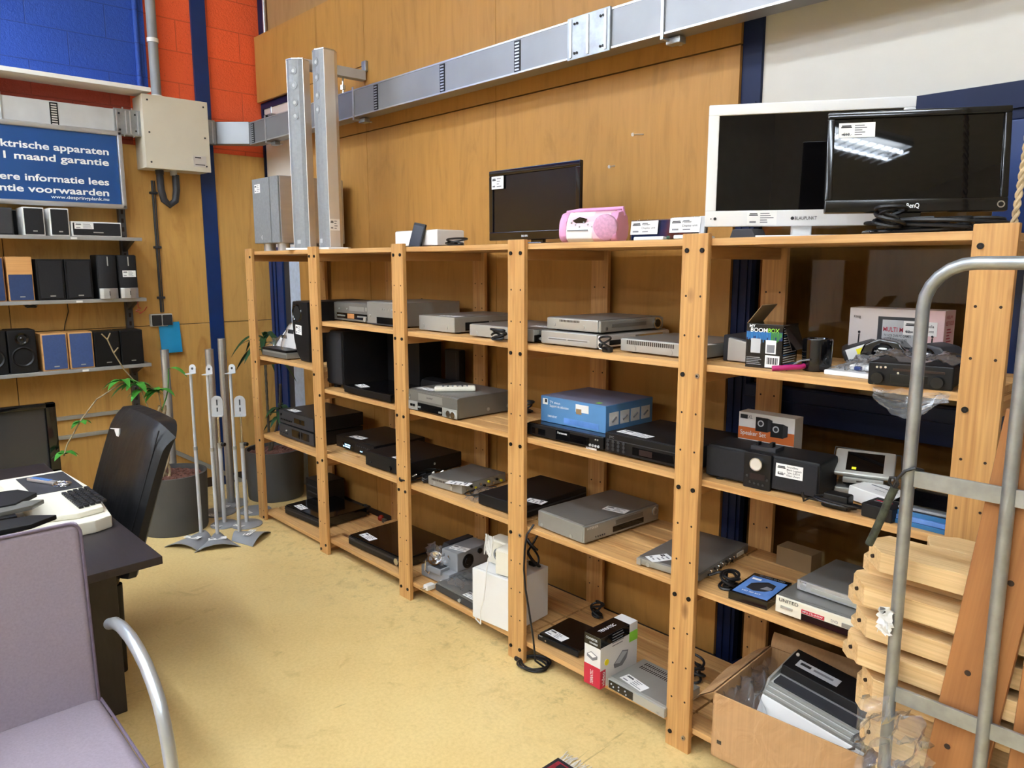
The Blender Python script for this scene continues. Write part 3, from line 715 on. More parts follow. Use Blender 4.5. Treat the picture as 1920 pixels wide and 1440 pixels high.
# ------------------------------------------------------------------ bay 1 (far left)
s = D('subwoofer', 'silver grey subwoofer with price sticker on the far left top shelf', 'subwoofer', (.0, .06), L0, .335, .42, .43, 'aluminium', 0, None, .006, 0, nobody=True)
obj('cabinet', MB().box(.0, 0, .045, .335, .42, .43, 'aluminium', .006), s.o)
s.p('front_panel', 'f', .0, .047, .225, .428, .012, 'grey_grille', 0, .003); s.p('front_strip', 'f', .232, .047, .333, .428, .010, 'grey_grille', 0, .003)
for x in (.075, .26):
    for y in (.05, .36): obj('foot', MB().cyl((x, y, 0), (x, y, .046), .036, 'aluminium', 24), s.o)
s.st('f', .035, .345, .075, .05, 0, 11, n=.0125); s.tx('f', [('(', .10, .075, .012, .02, 'ink_white')], 'badge', .0125)
def column(name, x, y, rot, label, stk):
    s = D(name, label, 'speaker', (x, y), L0, .09, .09, 1.05, 'aluminium', rot, 'tall silver column speakers', .004, 0, nobody=True)
    obj('base_plate', MB().prism([(-.03, -.03), (.14, -.03), (.16, .08), (.10, .14), (.01, .14), (-.05, .08)], 0, .012, 'white_gloss', 'xy', .003), s.o)
    obj('cabinet', MB().prism([(0, .006), (.106, .006), (.106, .07), (.08, .105), (.026, .105), (0, .07)], .012, 1.015, 'brushed_warm', 'xy', .002), s.o)
    obj('grille', MB().prism([(.002, .007), (.024, -.004), (.053, -.008), (.082, -.004), (.104, .007)], .013, 1.014, 'grey_grille', 'xy', .001), s.o)
    obj('cap', MB().prism([(0, .006), (.045, -.009), (.106, .006), (.106, .07), (.08, .105), (.026, .105), (0, .07)], 1.015, 1.021, 'aluminium', 'xy', .001), s.o)
    for z in (.72, .79, .88, .955): obj('driver', MB().cyl((.053, -.0072, z), (.053, -.0086, z), .021, 'grey_grille', 20).ball((.053, -.0086, z), .010, 'grey_light', 12, ry=.0015), s.o)
    obj('badge', MB().box(.034, -.0095, .035, .056, -.007, .057, 'grey_light', .001), s.o)
    if stk:
        m = MB(); m.M = FM('r', .106, 0, 0) @ Matrix.Translation((.006, .10, .0012)); sticker_mb(m, .062, .06, 4); obj('price_sticker', m, s.o)
column('column_speaker', .535, .030, 30, 'tall silver column speaker beside the silver subwoofer, left of the two', 0)
column('column_speaker', .775, .055, 5, 'tall silver column speaker with price sticker near its foot, right of the two', 1)
z = 1.062
s = D('cd_deck', 'flat silver deck under a plastic bag of manuals, far left bay', 'disc player', (.032, .045), z, .325, .30, .042, 'silver', 0); s.p('front_panel', 'f', .0, .008, .32, .03, .002, 'silver_dark')
s.p('lid', 't', .0, .0, .32, .26, .014, 'black_plastic')
bg = thing('manual_bag', 'clear plastic bag with printed manual on the silver deck, far left bay', 'bag', (.05, .065, z+.0585))
obj('manual', MB().prism([(0, 0), (.27, 0), (.27, .16), (.2, .14), (.08, .06)], .06, .075, 'white_paper', 'xz').box(.09, .0585, .055, .16, .06, .075, 'ink').box(.18, .0585, .09, .25, .06, .115, 'ink'), bg)
crumple('bag', lambda a, b: (-.02+.30*a, .02+.03*math.sin(a*5)+.16*b, .004+(.05+.13*a)*math.sin(PI*min(1, b*1.0))**.7), 12, 8, amp=.014, parent=bg)
s = D('bass_speaker', 'black curved bass cabinet with round port and price sticker, far left bay', 'speaker', (.37, .085), z, .215, .405, .355, 'black_satin', 0, nobody=True)
obj('cabinet', MB().prism([(.085, 0), (.213, 0), (.213, .352), (.012, .352), (.0, .30), (.0, .20), (.012, .12), (.04, .05)], .02, .405, 'black_satin', 'xz', .004), s.o)
obj('front_panel', MB().prism([(.088, .004), (.19, .004), (.20, .18), (.19, .35), (.012, .35), (.0, .30), (.0, .20), (.014, .12), (.044, .05)], .0, .022, 'black_satin', 'xz', .006), s.o)
m = MB(); m.M = FM('f', 0, 0, 0) @ Matrix.Translation((.066, .282, .0)); m.lathe([(.056, .0), (.053, .006), (.048, .007), (.043, .002), (.043, .0004)], 'black_gloss', 36); obj('port', m, s.o)
m = MB(); m.M = FM('f', 0, 0, 0) @ Matrix.Translation((.066, .282, .0)); m.lathe([(.043, .0008), (.03, .0009), (0, .001)], 'rubber', 36); obj('port_hole', m, s.o)
s.st('f', .04, .16, .075, .055, -3, 12)
z = .562
s = D('cassette_deck', 'black cassette deck, lower of the stacked hi-fi pair in the far left bay', 'hifi unit', (.145, .085), z, .44, .33, .085, 'black_metal', 0)
s.p('front_panel', 'f', 0, .008, .44, .082, .006, 'charcoal'); s.p('cassette_door', 'f', .17, .025, .27, .07, .008, 'black_gloss', .006); s.p('cassette_door', 'f', .285, .025, .385, .07, .008, 'black_gloss', .006)
s.btns('f', [(.03+.02*i, .03) for i in range(5)], .004, 'charcoal', .011); s.rd('button', 'f', .10, .05, .005, .012, 'brushed_warm')
s = D('tuner', 'black tuner with sticker, upper of the stacked hi-fi pair in the far left bay', 'hifi unit', (.150, .085), z+.085, .44, .33, .088, 'black_metal', 0)
s.p('front_panel', 'f', 0, .008, .44, .085, .006, 'charcoal'); s.p('display', 'f', .20, .03, .33, .06, .0075, 'screen', .006)
s.btns('f', [(.03+.022*i, .03) for i in range(7)], .005, 'black_plastic', .011); s.btns('f', [(.03, .06)], .008, 'black_plastic', .012, 'knob'); s.st('t', .07, .012, .11, .045, 0, 14)
z = .055
s = D('dvd_player', 'flat black disc player alone on the bottom shelf of the far left bay', 'disc player', (.17, .085), z, .42, .32, .062, 'black_gloss', 4)
s.p('front_panel', 'f', 0, .008, .42, .056, .008, 'black_plastic', 0, .003); s.p('trim_strip', 'f', .0, .036, .42, .042, .010, 'charcoal', .006); s.st('t', .06, .02, .11, .05, -8, 15)
s = D('hifi_stack', 'dark hi-fi unit at the back of the bottom shelf behind the round pot', 'hifi unit', (.03, .30), z, .19, .18, .17, 'black_metal', 0)
for k in range(3): s.p('vent_slot', 'f', .02, .04+.04*k, .17, .05+.04*k, .003, 'charcoal')
cable_bundle('power_cable', 'black power cable bundle behind the flat player in the far left bay', (.52, .455, z), .03, .015, 3, .05, .004, 5)
o = obj('red_adapter', MB().ball((.70, .45, z+.022), .02, 'red_bead', 14).box(.72, .44, z, .76, .46, z+.028, 'bark_dark', .006)); tag(o, 'small shiny red plug on the bottom shelf near the back of the far left bay', 'plug')

# ------------------------------------------------------------------ bay 2
z = L1
s = D('video_combo', 'silver video recorder and disc combo left of the silver amplifier', 'video recorder', (.815, .12), z, .365, .30, .104, 'silver_dark', 0, topm='silver_top')
s.p('front_panel', 'f', 0, .008, .365, .102, .006, 'silver_dark', 0, .002); s.p('button_strip', 'f', .03, .018, .345, .048, .008, 'black_gloss', .005)
s.p('display', 'f', .14, .02, .21, .046, .0085, 'cherry', .006)
s.btns('f', [(.045+.014*i, .033) for i in range(6)]+[(.25+.013*i, .034) for i in range(7)]+[(.06, .07), (.14, .07)], .0045, 'silver_light', .011)
s.rd('jog_dial', 'f', .318, .022, .012, .013, 'silver_light'); s.p('tape_flap', 'f', .16, .062, .31, .085, .0072, 'silver', .005); s.p('button', 'f', .325, .065, .34, .085, .010, 'silver_light', .005)
s = D('amplifier', 'tall silver amplifier behind the second and third posts on the upper shelf', 'amplifier', (1.185, .10), z, .325, .34, .120, 'silver', 0, topm='silver_top')
s.p('front_panel', 'f', 0, .008, .325, .118, .008, 'silver', 0, .003); s.p('display', 'f', .09, .012, .30, .045, .0095, 'black_gloss', .007); s.btns('f', [(.14+.022*i, .085) for i in range(5)], .004, 'silver_light', .012); s.rd('button', 'f', .03, .05, .006, .013, 'silver_light')
s.p('bottom_strip', 'f', .0, .006, .325, .012, .010, 'charcoal', .003)
cable_bundle('power_cable', 'black cable loop behind the silver combo and amplifier', (1.19, .44, z), .02, .012, 2, .12, .0035, 6)
z = L2
s = D('subwoofer', 'tall black subwoofer on stubby feet in the second bay', 'subwoofer', (.785, .075), z, .165, .33, .318, 'black_satin', 2, None, .008, 0, nobody=True)
obj('cabinet', MB().box(0, 0, .02, .165, .33, .318, 'black_satin', .008), s.o); s.p('front_panel', 'f', .006, .03, .159, .31, .006, 'speaker_cloth')
for x in (.035, .13):
    for y in (.04, .29): obj('foot', MB().cyl((x, y, 0), (x, y, .022), .02, 'black_plastic', 16), s.o)
s = D('subwoofer', 'large black box shaped subwoofer behind the flat player in the second bay', 'subwoofer', (1.0, .33), z, .30, .15, .30, 'black_plastic', 0, None, .006, .01, 'cabinet')
s = D('soundbar', 'black soundbar lying across the back of the second bay', 'speaker', (1.33, .30), z, .26, .10, .09, 'black_satin', 0, None, .03, 0, 'cabinet')
s = D('dvd_player', 'flat black disc player with slanted white sticker in the second bay', 'disc player', (1.04, .035), z, .435, .27, .045, 'black_gloss', 0)
s.p('front_panel', 'f', 0, .008, .435, .042, .008, 'black_plastic', 0, .004); s.st('t', .045, .03, .105, .05, -14, 16)
o = D('modem_stand', 'upright black flat unit standing at the back beside the third post', 'modem', (1.39, .43), z, .12, .045, .235, 'black_satin', 0, None, .006, 0, 'cabinet')
o.p('side_line', 'f', .095, .02, .098, .22, .001, 'charcoal')
z = L3
s = D('cd_player', 'black disc player with glowing blue display in the second bay', 'disc player', (.735, .15), z, .40, .33, .075, 'black_metal', 0)
s.p('front_panel', 'f', 0, .008, .40, .073, .008, 'black_plastic', 0, .003); s.p('display_window', 'f', .07, .015, .19, .045, .0092, 'screen', .008)
for k, (u0, u1, v) in enumerate(((.078, .09, .02), (.098, .125, .032), (.13, .155, .032), (.098, .15, .02))): s.p('display_segment', 'f', u0, v, u1, v+.007, .0098, 'display_blue', .009, 0)
s.btns('f', [(.22+.02*(i % 8), .05+.012*(i//8)) for i in range(8)], .004, 'charcoal', .012); s.btns('f', [(.262, .022), (.276, .022)], .003, 'display_blue', .0105, 'indicator'); s.st('t', .11, .012, .11, .05, 6, 17); s.tx('f', [('PHILIPS', .018, .055, .04, .008, 'ink_grey')])
s = D('amplifier', 'plain black amplifier behind the third post on the fourth shelf', 'amplifier', (1.205, .05), z, .365, .34, .082, 'black_metal', 2)
s.p('front_panel', 'f', 0, .008, .365, .080, .006, 'black_satin', 0, .002); s.btns('f', [(.05, .03)], .005, 'charcoal', .012); s.rd('knob', 'f', .22, .03, .012, .018, 'black_plastic'); s.st('t', .21, .01, .10, .05, -4, 18)
s.screws('r', [(.16, .05)], .006)
o = thing('connector_tray', 'jumble of black plugs and silver connectors beside the plain black amplifier', 'cable', (1.60, .10, z))
obj('cord', MB().tube(cable_path((0, .0, .006), .03, .10, 4, .025, 8), .004, 'cable_black', 6), o)
for k in range(5): obj('plug', MB().cyl((.0+.012*k, -.04+.045*k, .02), (.01+.012*k, -.02+.045*k, .03), .007, ('chrome', 'black_plastic', 'brushed_warm')[k % 3], 10), o)
z = L4
s = D('dvd_recorder', 'black disc recorder with grey strip and chrome knob on the bottom shelf', 'disc player', (.99, .06), z, .50, .34, .058, 'black_gloss', 2)
s.p('front_panel', 'f', 0, .008, .50, .054, .010, 'black_plastic', 0, .004); s.p('trim_strip', 'f', .01, .034, .43, .044, .012, 'charcoal', .009); s.rd('jog_dial', 'f', .448, .032, .018, .016, 'chrome'); s.rd('button', 'f', .478, .04, .006, .016, 'chrome'); s.rd('button', 'f', .49, .028, .006, .016, 'chrome'); s.st('t', .045, .03, .12, .05, -6, 19)
s.tx('f', [('Panasonic', .012, .045, .05, .006, 'ink_grey')], n=.0105)

# ------------------------------------------------------------------ bay 3
L0n = L0
s = D('set_top_case', 'white oblong appliance box on the top shelf beside the third post', 'box', (1.44, .10), L0, .335, .16, .078, 'white_gloss', 0, None, .008, .006)
ph = thing('mobile_phone', 'black phone leaning against the white box on the top shelf', 'phone', (1.615, .052, L0), .2, None, (-.2, .18))
obj('case', MB().box(0, 0, 0, .072, .012, .118, 'black_plastic', .004), ph); obj('screen', MB().box(.005, -.001, .012, .067, .0, .106, 'screen_matte', 0), ph)
cable_bundle('power_adapter', 'black adapter and cable beside the white box on the top shelf', (1.86, .14, L0), .05, .03, 3, .03, .0035, 9)
z = L1
s = D('dvd_player', 'silver disc player turned sideways with two screws, left one in the middle bay', 'disc player', (1.652, .08), z, .262, .40, .074, 'silver_light', 0, None, topm='silver_top')
s.screws('f', [(.035, .026), (.21, .026)], .009); s.p('front_panel', 'r', 0, .008, .40, .072, .006, 'silver', 0, .002); s.p('display', 'r', .06, .012, .20, .05, .0075, 'black_gloss', .005); s.p('disc_tray', 'r', .22, .03, .37, .05, .008, 'silver_dark', .005); s.st('t', .13, .02, .12, .04, 10, 20)
s = D('dvd_player', 'silver disc player turned sideways with black front, right one in the middle bay', 'disc player', (2.045, .06), z, .395, .34, .055, 'silver_light', 0, topm='silver_top')
s.screws('f', [(.045, .018)], .010); s.p('front_panel', 'r', 0, .006, .34, .034, .006, 'black_gloss', 0, .002); s.p('disc_tray', 'r', .02, .037, .33, .052, .007, 'silver', 0); s.st('t', .27, .10, .12, .05, 0, 21)
s.rd('button', 'r', .03, .018, .006, .012, 'silver_light')
cable_bundle('power_cable', 'coiled black cable hanging over the shelf edge beside the fourth post', (2.285, .012, z+.004), .035, .01, 4, .04, .004, 10)
z = L2
s = D('video_recorder', 'grey video recorder with black control strip in the middle bay', 'video recorder', (1.635, .025), z, .375, .31, .098, 'silver_dark', 0, topm='silver_top')
s.p('front_panel', 'f', 0, .008, .375, .096, .008, 'silver_dark', 0, .003); s.p('tape_flap', 'f', .09, .055, .27, .088, .010, 'silver', .007); s.p('control_strip', 'f', .085, .010, .27, .044, .011, 'black_gloss', .007)
s.p('lower_trim', 'f', .0, .006, .085, .046, .0105, 'silver_light', .007); s.p('lower_trim', 'f', .27, .006, .375, .046, .0105, 'silver_light', .007)
s.p('button', 'f', .03, .022, .045, .034, .014, 'black_gloss', .009); s.p('button', 'f', .05, .022, .065, .034, .014, 'black_gloss', .009)
s.btns('f', [(.094, .024), (.105, .024), (.25, .02), (.262, .02), (.284, .024), (.297, .024)], .0045, 'silver_light', .013); s.rd('jog_dial', 'f', .318, .024, .015, .016, 'chrome'); s.rd('jog_dial', 'f', .350, .022, .015, .016, 'chrome')
s.btns('f', [(.02, .072), (.02, .058)], .005, 'silver', .012); s.screws('r', [(.17, .03), (.29, .03)], .008); s.st('t', .02, .03, .12, .045, 0, 22); s.tx('f', [('SHARP', .155, .07, .045, .008, 'ink')], n=.0105)
rc = thing('remote_control', 'cream remote control lying on the grey video recorder', 'remote control', (1.79, .06, z+.099), math.radians(52))
obj('case', MB().box(0, -.024, 0, .19, .024, .024, 'cream', .009), rc)
for i in range(6):
    for j in (-1, 0, 1): obj('button', MB().cyl((.04+.022*i, j*.013, .023), (.04+.022*i, j*.013, .0265), .0042, 'ink_grey' if (i+j) % 3 else 'charcoal', 10), rc)
cable_bundle('power_cable', 'black power cable behind the grey video recorder', (2.09, .36, z), .03, .02, 3, .05, .004, 11)
z = L3
s = D('satellite_receiver', 'flat silver receiver with vent slots and sticker in the middle bay', 'receiver', (1.715, .07), z, .235, .29, .050, 'silver', 4, topm='silver_top')
for i in range(17): s.p('vent_slot', 'f', .028+.0085*i, .034, .033+.0085*i, .044, .001, 'hole_dark')
s.screws('f', [(.045, .022), (.165, .020)], .008); s.st('t', .14, .012, .05, .12, -70, 23)
for i in range(9): s.rd('socket', 'r', .03+.028*i, .02+.012*(i % 2), .006, .008, ('chrome', 'black_plastic', 'ink_yellow')[i % 3], seg=10)
o = thing('cable_bag', 'clear bag of scart leads between the silver receiver and the flat black unit', 'bag', (2.0, .10, z))
crumple('bag', lambda a, b: (-.02+.09*a, -.03+.16*b, .004+.045*math.sin(PI*a)*math.sin(PI*b)), 8, 10, amp=.012, parent=o); obj('plug', MB().cyl((.05, .10, .03), (.07, .13, .035), .007, 'ink_yellow', 10), o); obj('cord', MB().tube(cable_path((.02, .05, .008), .03, .07, 3, .02, 13), .003, 'cable_black', 6), o)
cable_bundle('power_cable', 'short black cable curled at the left end of the silver receiver', (1.675, .10, z), .014, .028, 4, .03, .004, 14)
s = D('laptop_dock', 'wide flat black unit passing behind the fourth post', 'hifi unit', (2.10, .055), z, .285, .40, .058, 'black_satin', 2, None, .006)
s.p('lid_edge', 'r', .01, .030, .39, .036, .004, 'charcoal'); s.st('t', .22, .10, .05, .09, -80, 24); s.rd('button', 'f', .268, .022, .004, .002, 'chrome')
z = L4
pj = thing('projector', 'grey slide projector with its lamp lying open and price sticker', 'projector', (1.60, .10, z), math.radians(4))
obj('base', MB().box(0, 0, .0, .21, .27, .06, 'grey_plastic', .008), pj)
obj('housing', MB().box(.10, .05, .058, .215, .27, .155, 'grey_plastic', .008), pj)
obj('cover', MB().prism([(.0, .06), (.10, .06), (.10, .16), (.06, .16)], .10, .27, 'charcoal', 'xz', .004), pj)
m = MB(); m.M = FM('r', .216, 0, 0) @ Matrix.Translation((.12, .10, 0)); m.lathe([(.036, 0), (.036, .003), (.03, .004), (.03, .001), (.02, .001), (.018, .004), (.010, .004), (0, .002)], 'black_plastic', 28); obj('fan_grille', m, pj)
obj('knob', MB().cyl((.215, .20, .13), (.222, .20, .13), .014, 'black_plastic', 16), pj)
m = MB(); m.M = Matrix.Translation((.085, .02, .105)) @ Euler((.7, .5, .3)).to_matrix().to_4x4(); m.lathe([(.001, -.03), (.012, -.028), (.025, -.012), (.034, .0), (.036, .004), (.030, .002), (.02, -.008), (0, -.014)], 'chrome', 24); obj('lamp_reflector', m, pj)
obj('wire_bracket', MB().tube([(.045, -.005, .09), (.04, -.006, .04), (.07, -.008, .03), (.075, -.006, .05)], .003, 'chrome', 6), pj)
obj('slide_tray', MB().box(.07, -.012, .045, .16, .05, .075, 'grey_plastic', .004).box(.085, -.004, .074, .15, .045, .077, 'charcoal'), pj)
m = MB(); m.M = Matrix.Translation((.13, .07, .1562)) @ Matrix.Rotation(.2, 4, 'Z'); sticker_mb(m, .10, .05, 25, 3); obj('price_sticker', m, pj)
crumple('plastic_wrap', lambda a, b: (.01+.15*a, .02+.10*b, .075+.08*math.sin(PI*b)*(1-.4*a)), 8, 7, amp=.02, seed=5, parent=pj)
pl = thing('power_plug', 'white two pin plug on a short white lead in front of the projector', 'plug', (1.77, .03, z))
obj('plug_body', MB().box(-.018, -.03, .004, .018, .02, .032, 'white_plastic', .008), pl)
for k in (-.009, .009): obj('pin', MB().cyl((k, -.052, .018), (k, -.03, .018), .0024, 'chrome', 8), pl)
obj('cord', MB().tube([(0, .02, .018), (.02, .05, .03), (.05, .06, .04), (.03, .085, .03), (-.01, .07, .02), (-.02, .10, .01)], .0035, 'cable_white', 8), pl)
s = D('cassette_recorder', 'flat grey recorder wrapped in clear plastic with sticker on the bottom shelf', 'disc player', (1.80, .045), z, .28, .19, .042, 'silver_dark', -1.5, topm='silver_top')
s.p('front_panel', 'f', .0, .006, .28, .038, .004, 'charcoal'); s.st('t', .19, .01, .08, .045, 0, 26); s.rd('knob', 'f', .19, .02, .008, .012, 'silver_light')
crumple('plastic_wrap', lambda a, b: (.01+.22*a, .03+.15*b, .048+.012*math.sin(7*a)*math.sin(5*b)), 9, 7, amp=.012, seed=6, parent=s.o)
s = D('white_cabinet', 'white cube shaped speaker cabinet carrying two small cream speakers', 'subwoofer', (2.128, -.005), z, .237, .235, .232, 'white_plastic', 5, None, .004, .005, 'cabinet')
s.p('top_seam', 't', .0, .012, .237, .014, .0006, 'grey_light')
def creamspk(x, y, rot, w, label, cone):
    q = D('cream_speaker', label, 'speaker', (x, y), z+.2325, w, .085, .115, 'cream', rot, None, .016, 0, 'cabinet')
    q.p('front_panel', 'f', .012, .006, w-.006, .109, .006, 'cream', 0, .012)
    if cone:
        m = q.mb('f'); m.M = m.M @ Matrix.Translation((w*.55, .052, .006)); m.lathe([(.030, 0), (.027, .004), (.022, .003), (.012, -.004), (0, -.002)], 'grey_plastic', 24); m.lathe([(.019, .003), (.012, -.001), (0, .0015)], 'black_gloss', 24); obj('cone', m, q.o)
    return q
creamspk(2.125, .085, 5, .135, 'cream speaker with bare round cone, left one on the white cabinet', 1)
creamspk(2.245, .02, 12, .115, 'cream speaker half hidden by the fourth post on the white cabinet', 0)
o = thing('speaker_wire', 'white speaker wire looped over the cream speakers and down the cabinet', 'cable', (2.20, .04, z+.30))
obj('cord', MB().tube([(.01+.012*math.sin(k*.9)+.016*math.cos(k*.35), -.02-.004*math.sin(k*.5), .05+.045*math.cos(k*1.05)) for k in range(60)], .0026, 'cable_white', 6), o)
obj('cord_tail', MB().tube([(.02, -.03, .0), (.03, -.052, -.06), (.028, -.056, -.12), (.02, -.058, -.18), (.0, -.06, -.24), (.005, -.064, -.296), (-.04, -.052, -.294), (-.07, -.03, -.296)], .0026, 'cable_white', 6), o)
cable_bundle('black_cable', 'black cable tangle at the back of the white cabinet', (2.30, .20, z+.2325+.0), .035, .025, 4, .17, .004, 15)
# ------------------------------------------------------------------ bay 4
def screen_tv(name, label, A, z, w, h, rot, frame, scr, b, tilt=0., d=.045, cat='television', bb=None, rad=.008):
    s = D(name, label, cat, A, z, w, d, h, frame, rot, None, rad, 0, nobody=True, tilt=None)
    m = MB(); T = Matrix.Rotation(-tilt, 4, 'X'); m.M = T
    bb = bb or b
    m.box(0, 0, 0, w, .012, h, frame, rad*.5); m.box(.03, .011, .03, w-.03, d, h-.03, frame, .012)
    for x0, z0, x1, z1 in ((0, 0, w, bb), (0, h-b, w, h), (0, bb-.001, b, h-b+.001), (w-b, bb-.001, w, h-b+.001)): m.box(x0, -.008, z0, x1, .004, z1, frame, .0035)
    s.T = T; obj('housing', m, s.o)
    m = MB(); m.M = T; m.box(b-.002, -.0015, bb-.002, w-b+.002, .001, h-b+.002, scr); obj('screen', m, s.o)
    return s
s = screen_tv('television', 'black flat television without visible stand on the top shelf behind the fourth post', (2.025, .20), L0+.022, .525, .292, 0, 'black_gloss', 'screen_matte', .024, 0, bb=.035)
obj('stand', MB().box(.17, -.05, -.022, .36, .09, -.012, 'black_gloss', .004).box(.23, .02, -.014, .30, .04, .05, 'black_gloss', .003), s.o)
s.st('f', .020, .215, .075, .052, 0, 30, n=.009); s.tx('f', [('BALVEN', .205, .012, .036, .008, 'ink_white')], n=.009)
z = L0
pk = thing('boombox', 'pink and white portable disc radio beside the black television', 'radio', (2.535, .09, z), math.radians(18))
m = MB()
prof = [(-.060, .035), (-.055, .012), (-.03, .0), (.04, .0), (.068, .02), (.075, .06), (.06, .10), (.02, .118), (-.03, .108), (-.056, .075)]
m.prism([(a+.07, b+.002) for a, b in prof], .03, .20, 'pink', 'yz', .006); obj('body', m, pk)
obj('front_panel', MB().prism([(.012, .016), (.03, .004), (.05, .004), (.05, .116), (.035, .105), (.016, .075), (.008, .04)], .028, .135, 'white_gloss', 'yz', .004), pk)
for x0, x1 in ((-.005, .03), (.195, .23)):
    obj('end_cap', MB().prism([(a*1.02+.07, b*1.02+.002) for a, b in prof], x0, x1, 'pink_deep', 'yz', .012), pk)
m = MB(); m.M = Matrix.Translation((.185, .013, .055)) @ Matrix.Rotation(math.radians(100), 4, 'X') @ Matrix.Rotation(.0, 4, 'Z'); m.lathe([(.047, -.012), (.047, .002), (.043, .006), (.03, .010), (0, .012)], 'pink_grille', 32); obj('speaker_grille', m, pk)
m = MB(); m.M = Matrix.Translation((.085, .012, .083)) @ Matrix.Rotation(math.radians(115), 4, 'X'); m.prism([(-.03, 0), (0, .012), (.03, .004), (.02, -.01), (-.015, -.012)], -.002, .003, 'black_gloss'); obj('tuning_window', m, pk)
for i in range(6): obj('button', MB().ball((.05+.016*(i % 3)+.05*(i//3), .012+.002*(i % 2), .075-.008*(i % 3)), .004, 'grey_light', 8), pk)
obj('slot_line', MB().box(.035, .0045, .044, .12, .007, .049, 'grey_plastic', .001), pk)
obj('handle', MB().tube([(.0, .09, .10), (.0, .085, .118), (.05, .085, .124), (.18, .085, .126), (.225, .085, .128), (.228, .09, .10)], .007, 'pink_deep', 10), pk)
def displayunit(A, w, rot, label, seed):
    s = D('display_unit', label, 'display', A, L0, w, .05, .075, 'smoke', rot, None, .003, 0, nobody=True, tilt=(-.12, 0))
    obj('housing', MB().box(0, .006, .004, w, .022, .07, 'black_gloss', .003), s.o)
    obj('clear_front', MB().box(0, .0, .004, w, .003, .072, 'clear_acrylic', .001).box(w-.02, -.001, .004, w, .02, .072, 'grey_light', .003), s.o)
    obj('foot', MB().box(.03, -.02, 0, .15, .03, .012, 'white_plastic', .003), s.o)
    m = MB(); m.M = FM('f', 0, 0, 0) @ Matrix.Translation((.004, .022, .004)); sticker_mb(m, .11, .045, seed, 2); put_text(m, 'Pioneer', .046, .03, .034, .007, 'ink', .0012); put_text(m, 'Display unit', .046, .018, .055, .007, 'ink', .0012); obj('price_sticker', m, s.o)
    return s
s = displayunit((2.868, .10), .20, 2, 'small dark display unit with white sticker and white foot right of the pink radio', 31)
obj('circuit_edge', MB().box(.155, -.01, .004, .19, .02, .014, 'leaf_dark', .002), s.o)
displayunit((3.058, .06), .128, 3, 'small dark display unit with sticker behind the top of the fifth post', 32)
o = obj('black_dock', MB().prism([(0, 0), (.09, 0), (.075, .028), (.01, .028)], 0, .07, 'charcoal', 'xz', .003), None, (3.255, .10, L0)); tag(o, 'small dark dock under the corner of the white television', 'dock')

z = L1
s = D('dvd_player', 'silver disc player with long groove, lower of the stacked pair in the fourth bay', 'disc player', (2.472, .065), z, .285, .42, .056, 'silver_light', 0, None, .006, topm='silver_top')
s.p('side_groove', 'f', .04, .022, .25, .032, .001, 'grey_light'); s.p('groove_inset', 'f', .043, .0245, .247, .0295, .0016, 'silver_dark'); s.screws('f', [(.14, .027), (.245, .027)], .004)
s.p('front_panel', 'r', .0, .008, .42, .054, .018, 'brushed_warm', 0, .012); s.p('display', 'r', .05, .016, .18, .034, .019, 'black_gloss', .016); s.p('disc_tray', 'r', .20, .03, .37, .046, .020, 'chrome', .016)
s = D('dvd_player', 'slim silver disc player with round dial, upper of the stacked pair in the fourth bay', 'disc player', (2.49, .08), z+.0565, .262, .37, .050, 'silver_light', -1, None, .005, topm='silver_top')
for i in range(14): s.p('vent_slot', 'f', .07+.0075*i, .036, .074+.0075*i, .044, .001, 'hole_dark')
s.screws('f', [(.04, .024), (.19, .022)], .008); s.p('front_panel', 'r', 0, .006, .37, .049, .014, 'silver', 0, .010); s.p('disc_tray', 'r', .06, .022, .26, .036, .0155, 'silver_dark', .012); s.rd('dial', 'r', .325, .026, .022, .02, 'chrome'); s.rd('dial_centre', 'r', .325, .026, .015, .022, 'black_gloss'); s.btns('r', [(.03, .02)], .006, 'chrome', .018)
cable_bundle('power_cable', 'black cable between the stacked players and the third silver player', (2.815, .045, z), .016, .02, 3, .05, .003, 33)
s = D('dvd_player', 'silver disc player with vent slots beside the fifth post in the fourth bay', 'disc player', (2.850, .085), z, .33, .31, .050, 'silver_light', -1.5, topm='silver_top')
for i in range(24): s.p('vent_slot', 'f', .03+.0085*i, .031, .0345+.0085*i, .045, .001, 'hole_dark')
s.screws('f', [(.06, .018), (.215, .017)], .011); s.st('t', .25, .02, .10, .05, -6, 34)
z = L2
s = D('video_recorder', 'black video recorder under the blue carton in the fourth bay', 'video recorder', (2.42, .05), z, .385, .34, .056, 'black_gloss', 2)
s.p('front_panel', 'f', 0, .008, .385, .054, .008, 'black_plastic', 0, .003); s.p('tape_flap', 'f', .155, .012, .225, .05, .0095, 'black_gloss', .007); s.p('display', 'f', .225, .014, .32, .044, .0095, 'screen', .007); s.tx('f', [('Panasonic', .165, .036, .048, .008, 'ink_white')], n=.010)
s.btns('f', [(.325, .018), (.338, .018), (.351, .018), (.364, .018)], .005, 'grey_light', .011); s.btns('f', [(.35, .042), (.36, .042)], .003, 'silver_light', .011); s.p('socket_cover', 'f', .03, .015, .10, .04, .0092, 'black_gloss', .007); s.st('f', .30, .0, .05, .012, 0, 35, 1)
bx = D('appliance_carton', 'worn blue carton for a television mount on the black video recorder', 'carton', (2.440, .10), z+.0565, .333, .29, .103, 'box_blue', 1, None, .003, 0, 'carton')
bx.p('top_face', 't', .002, .002, .331, .288, .0008, 'box_lilac')
bx.tx('f', [('TV steun', .05, .078, .055, .010, 'ink_white'), ('Support de télévision', .05, .064, .10, .010, 'ink_white'), ('EMINENT', .04, .022, .05, .008, 'ink_white')])
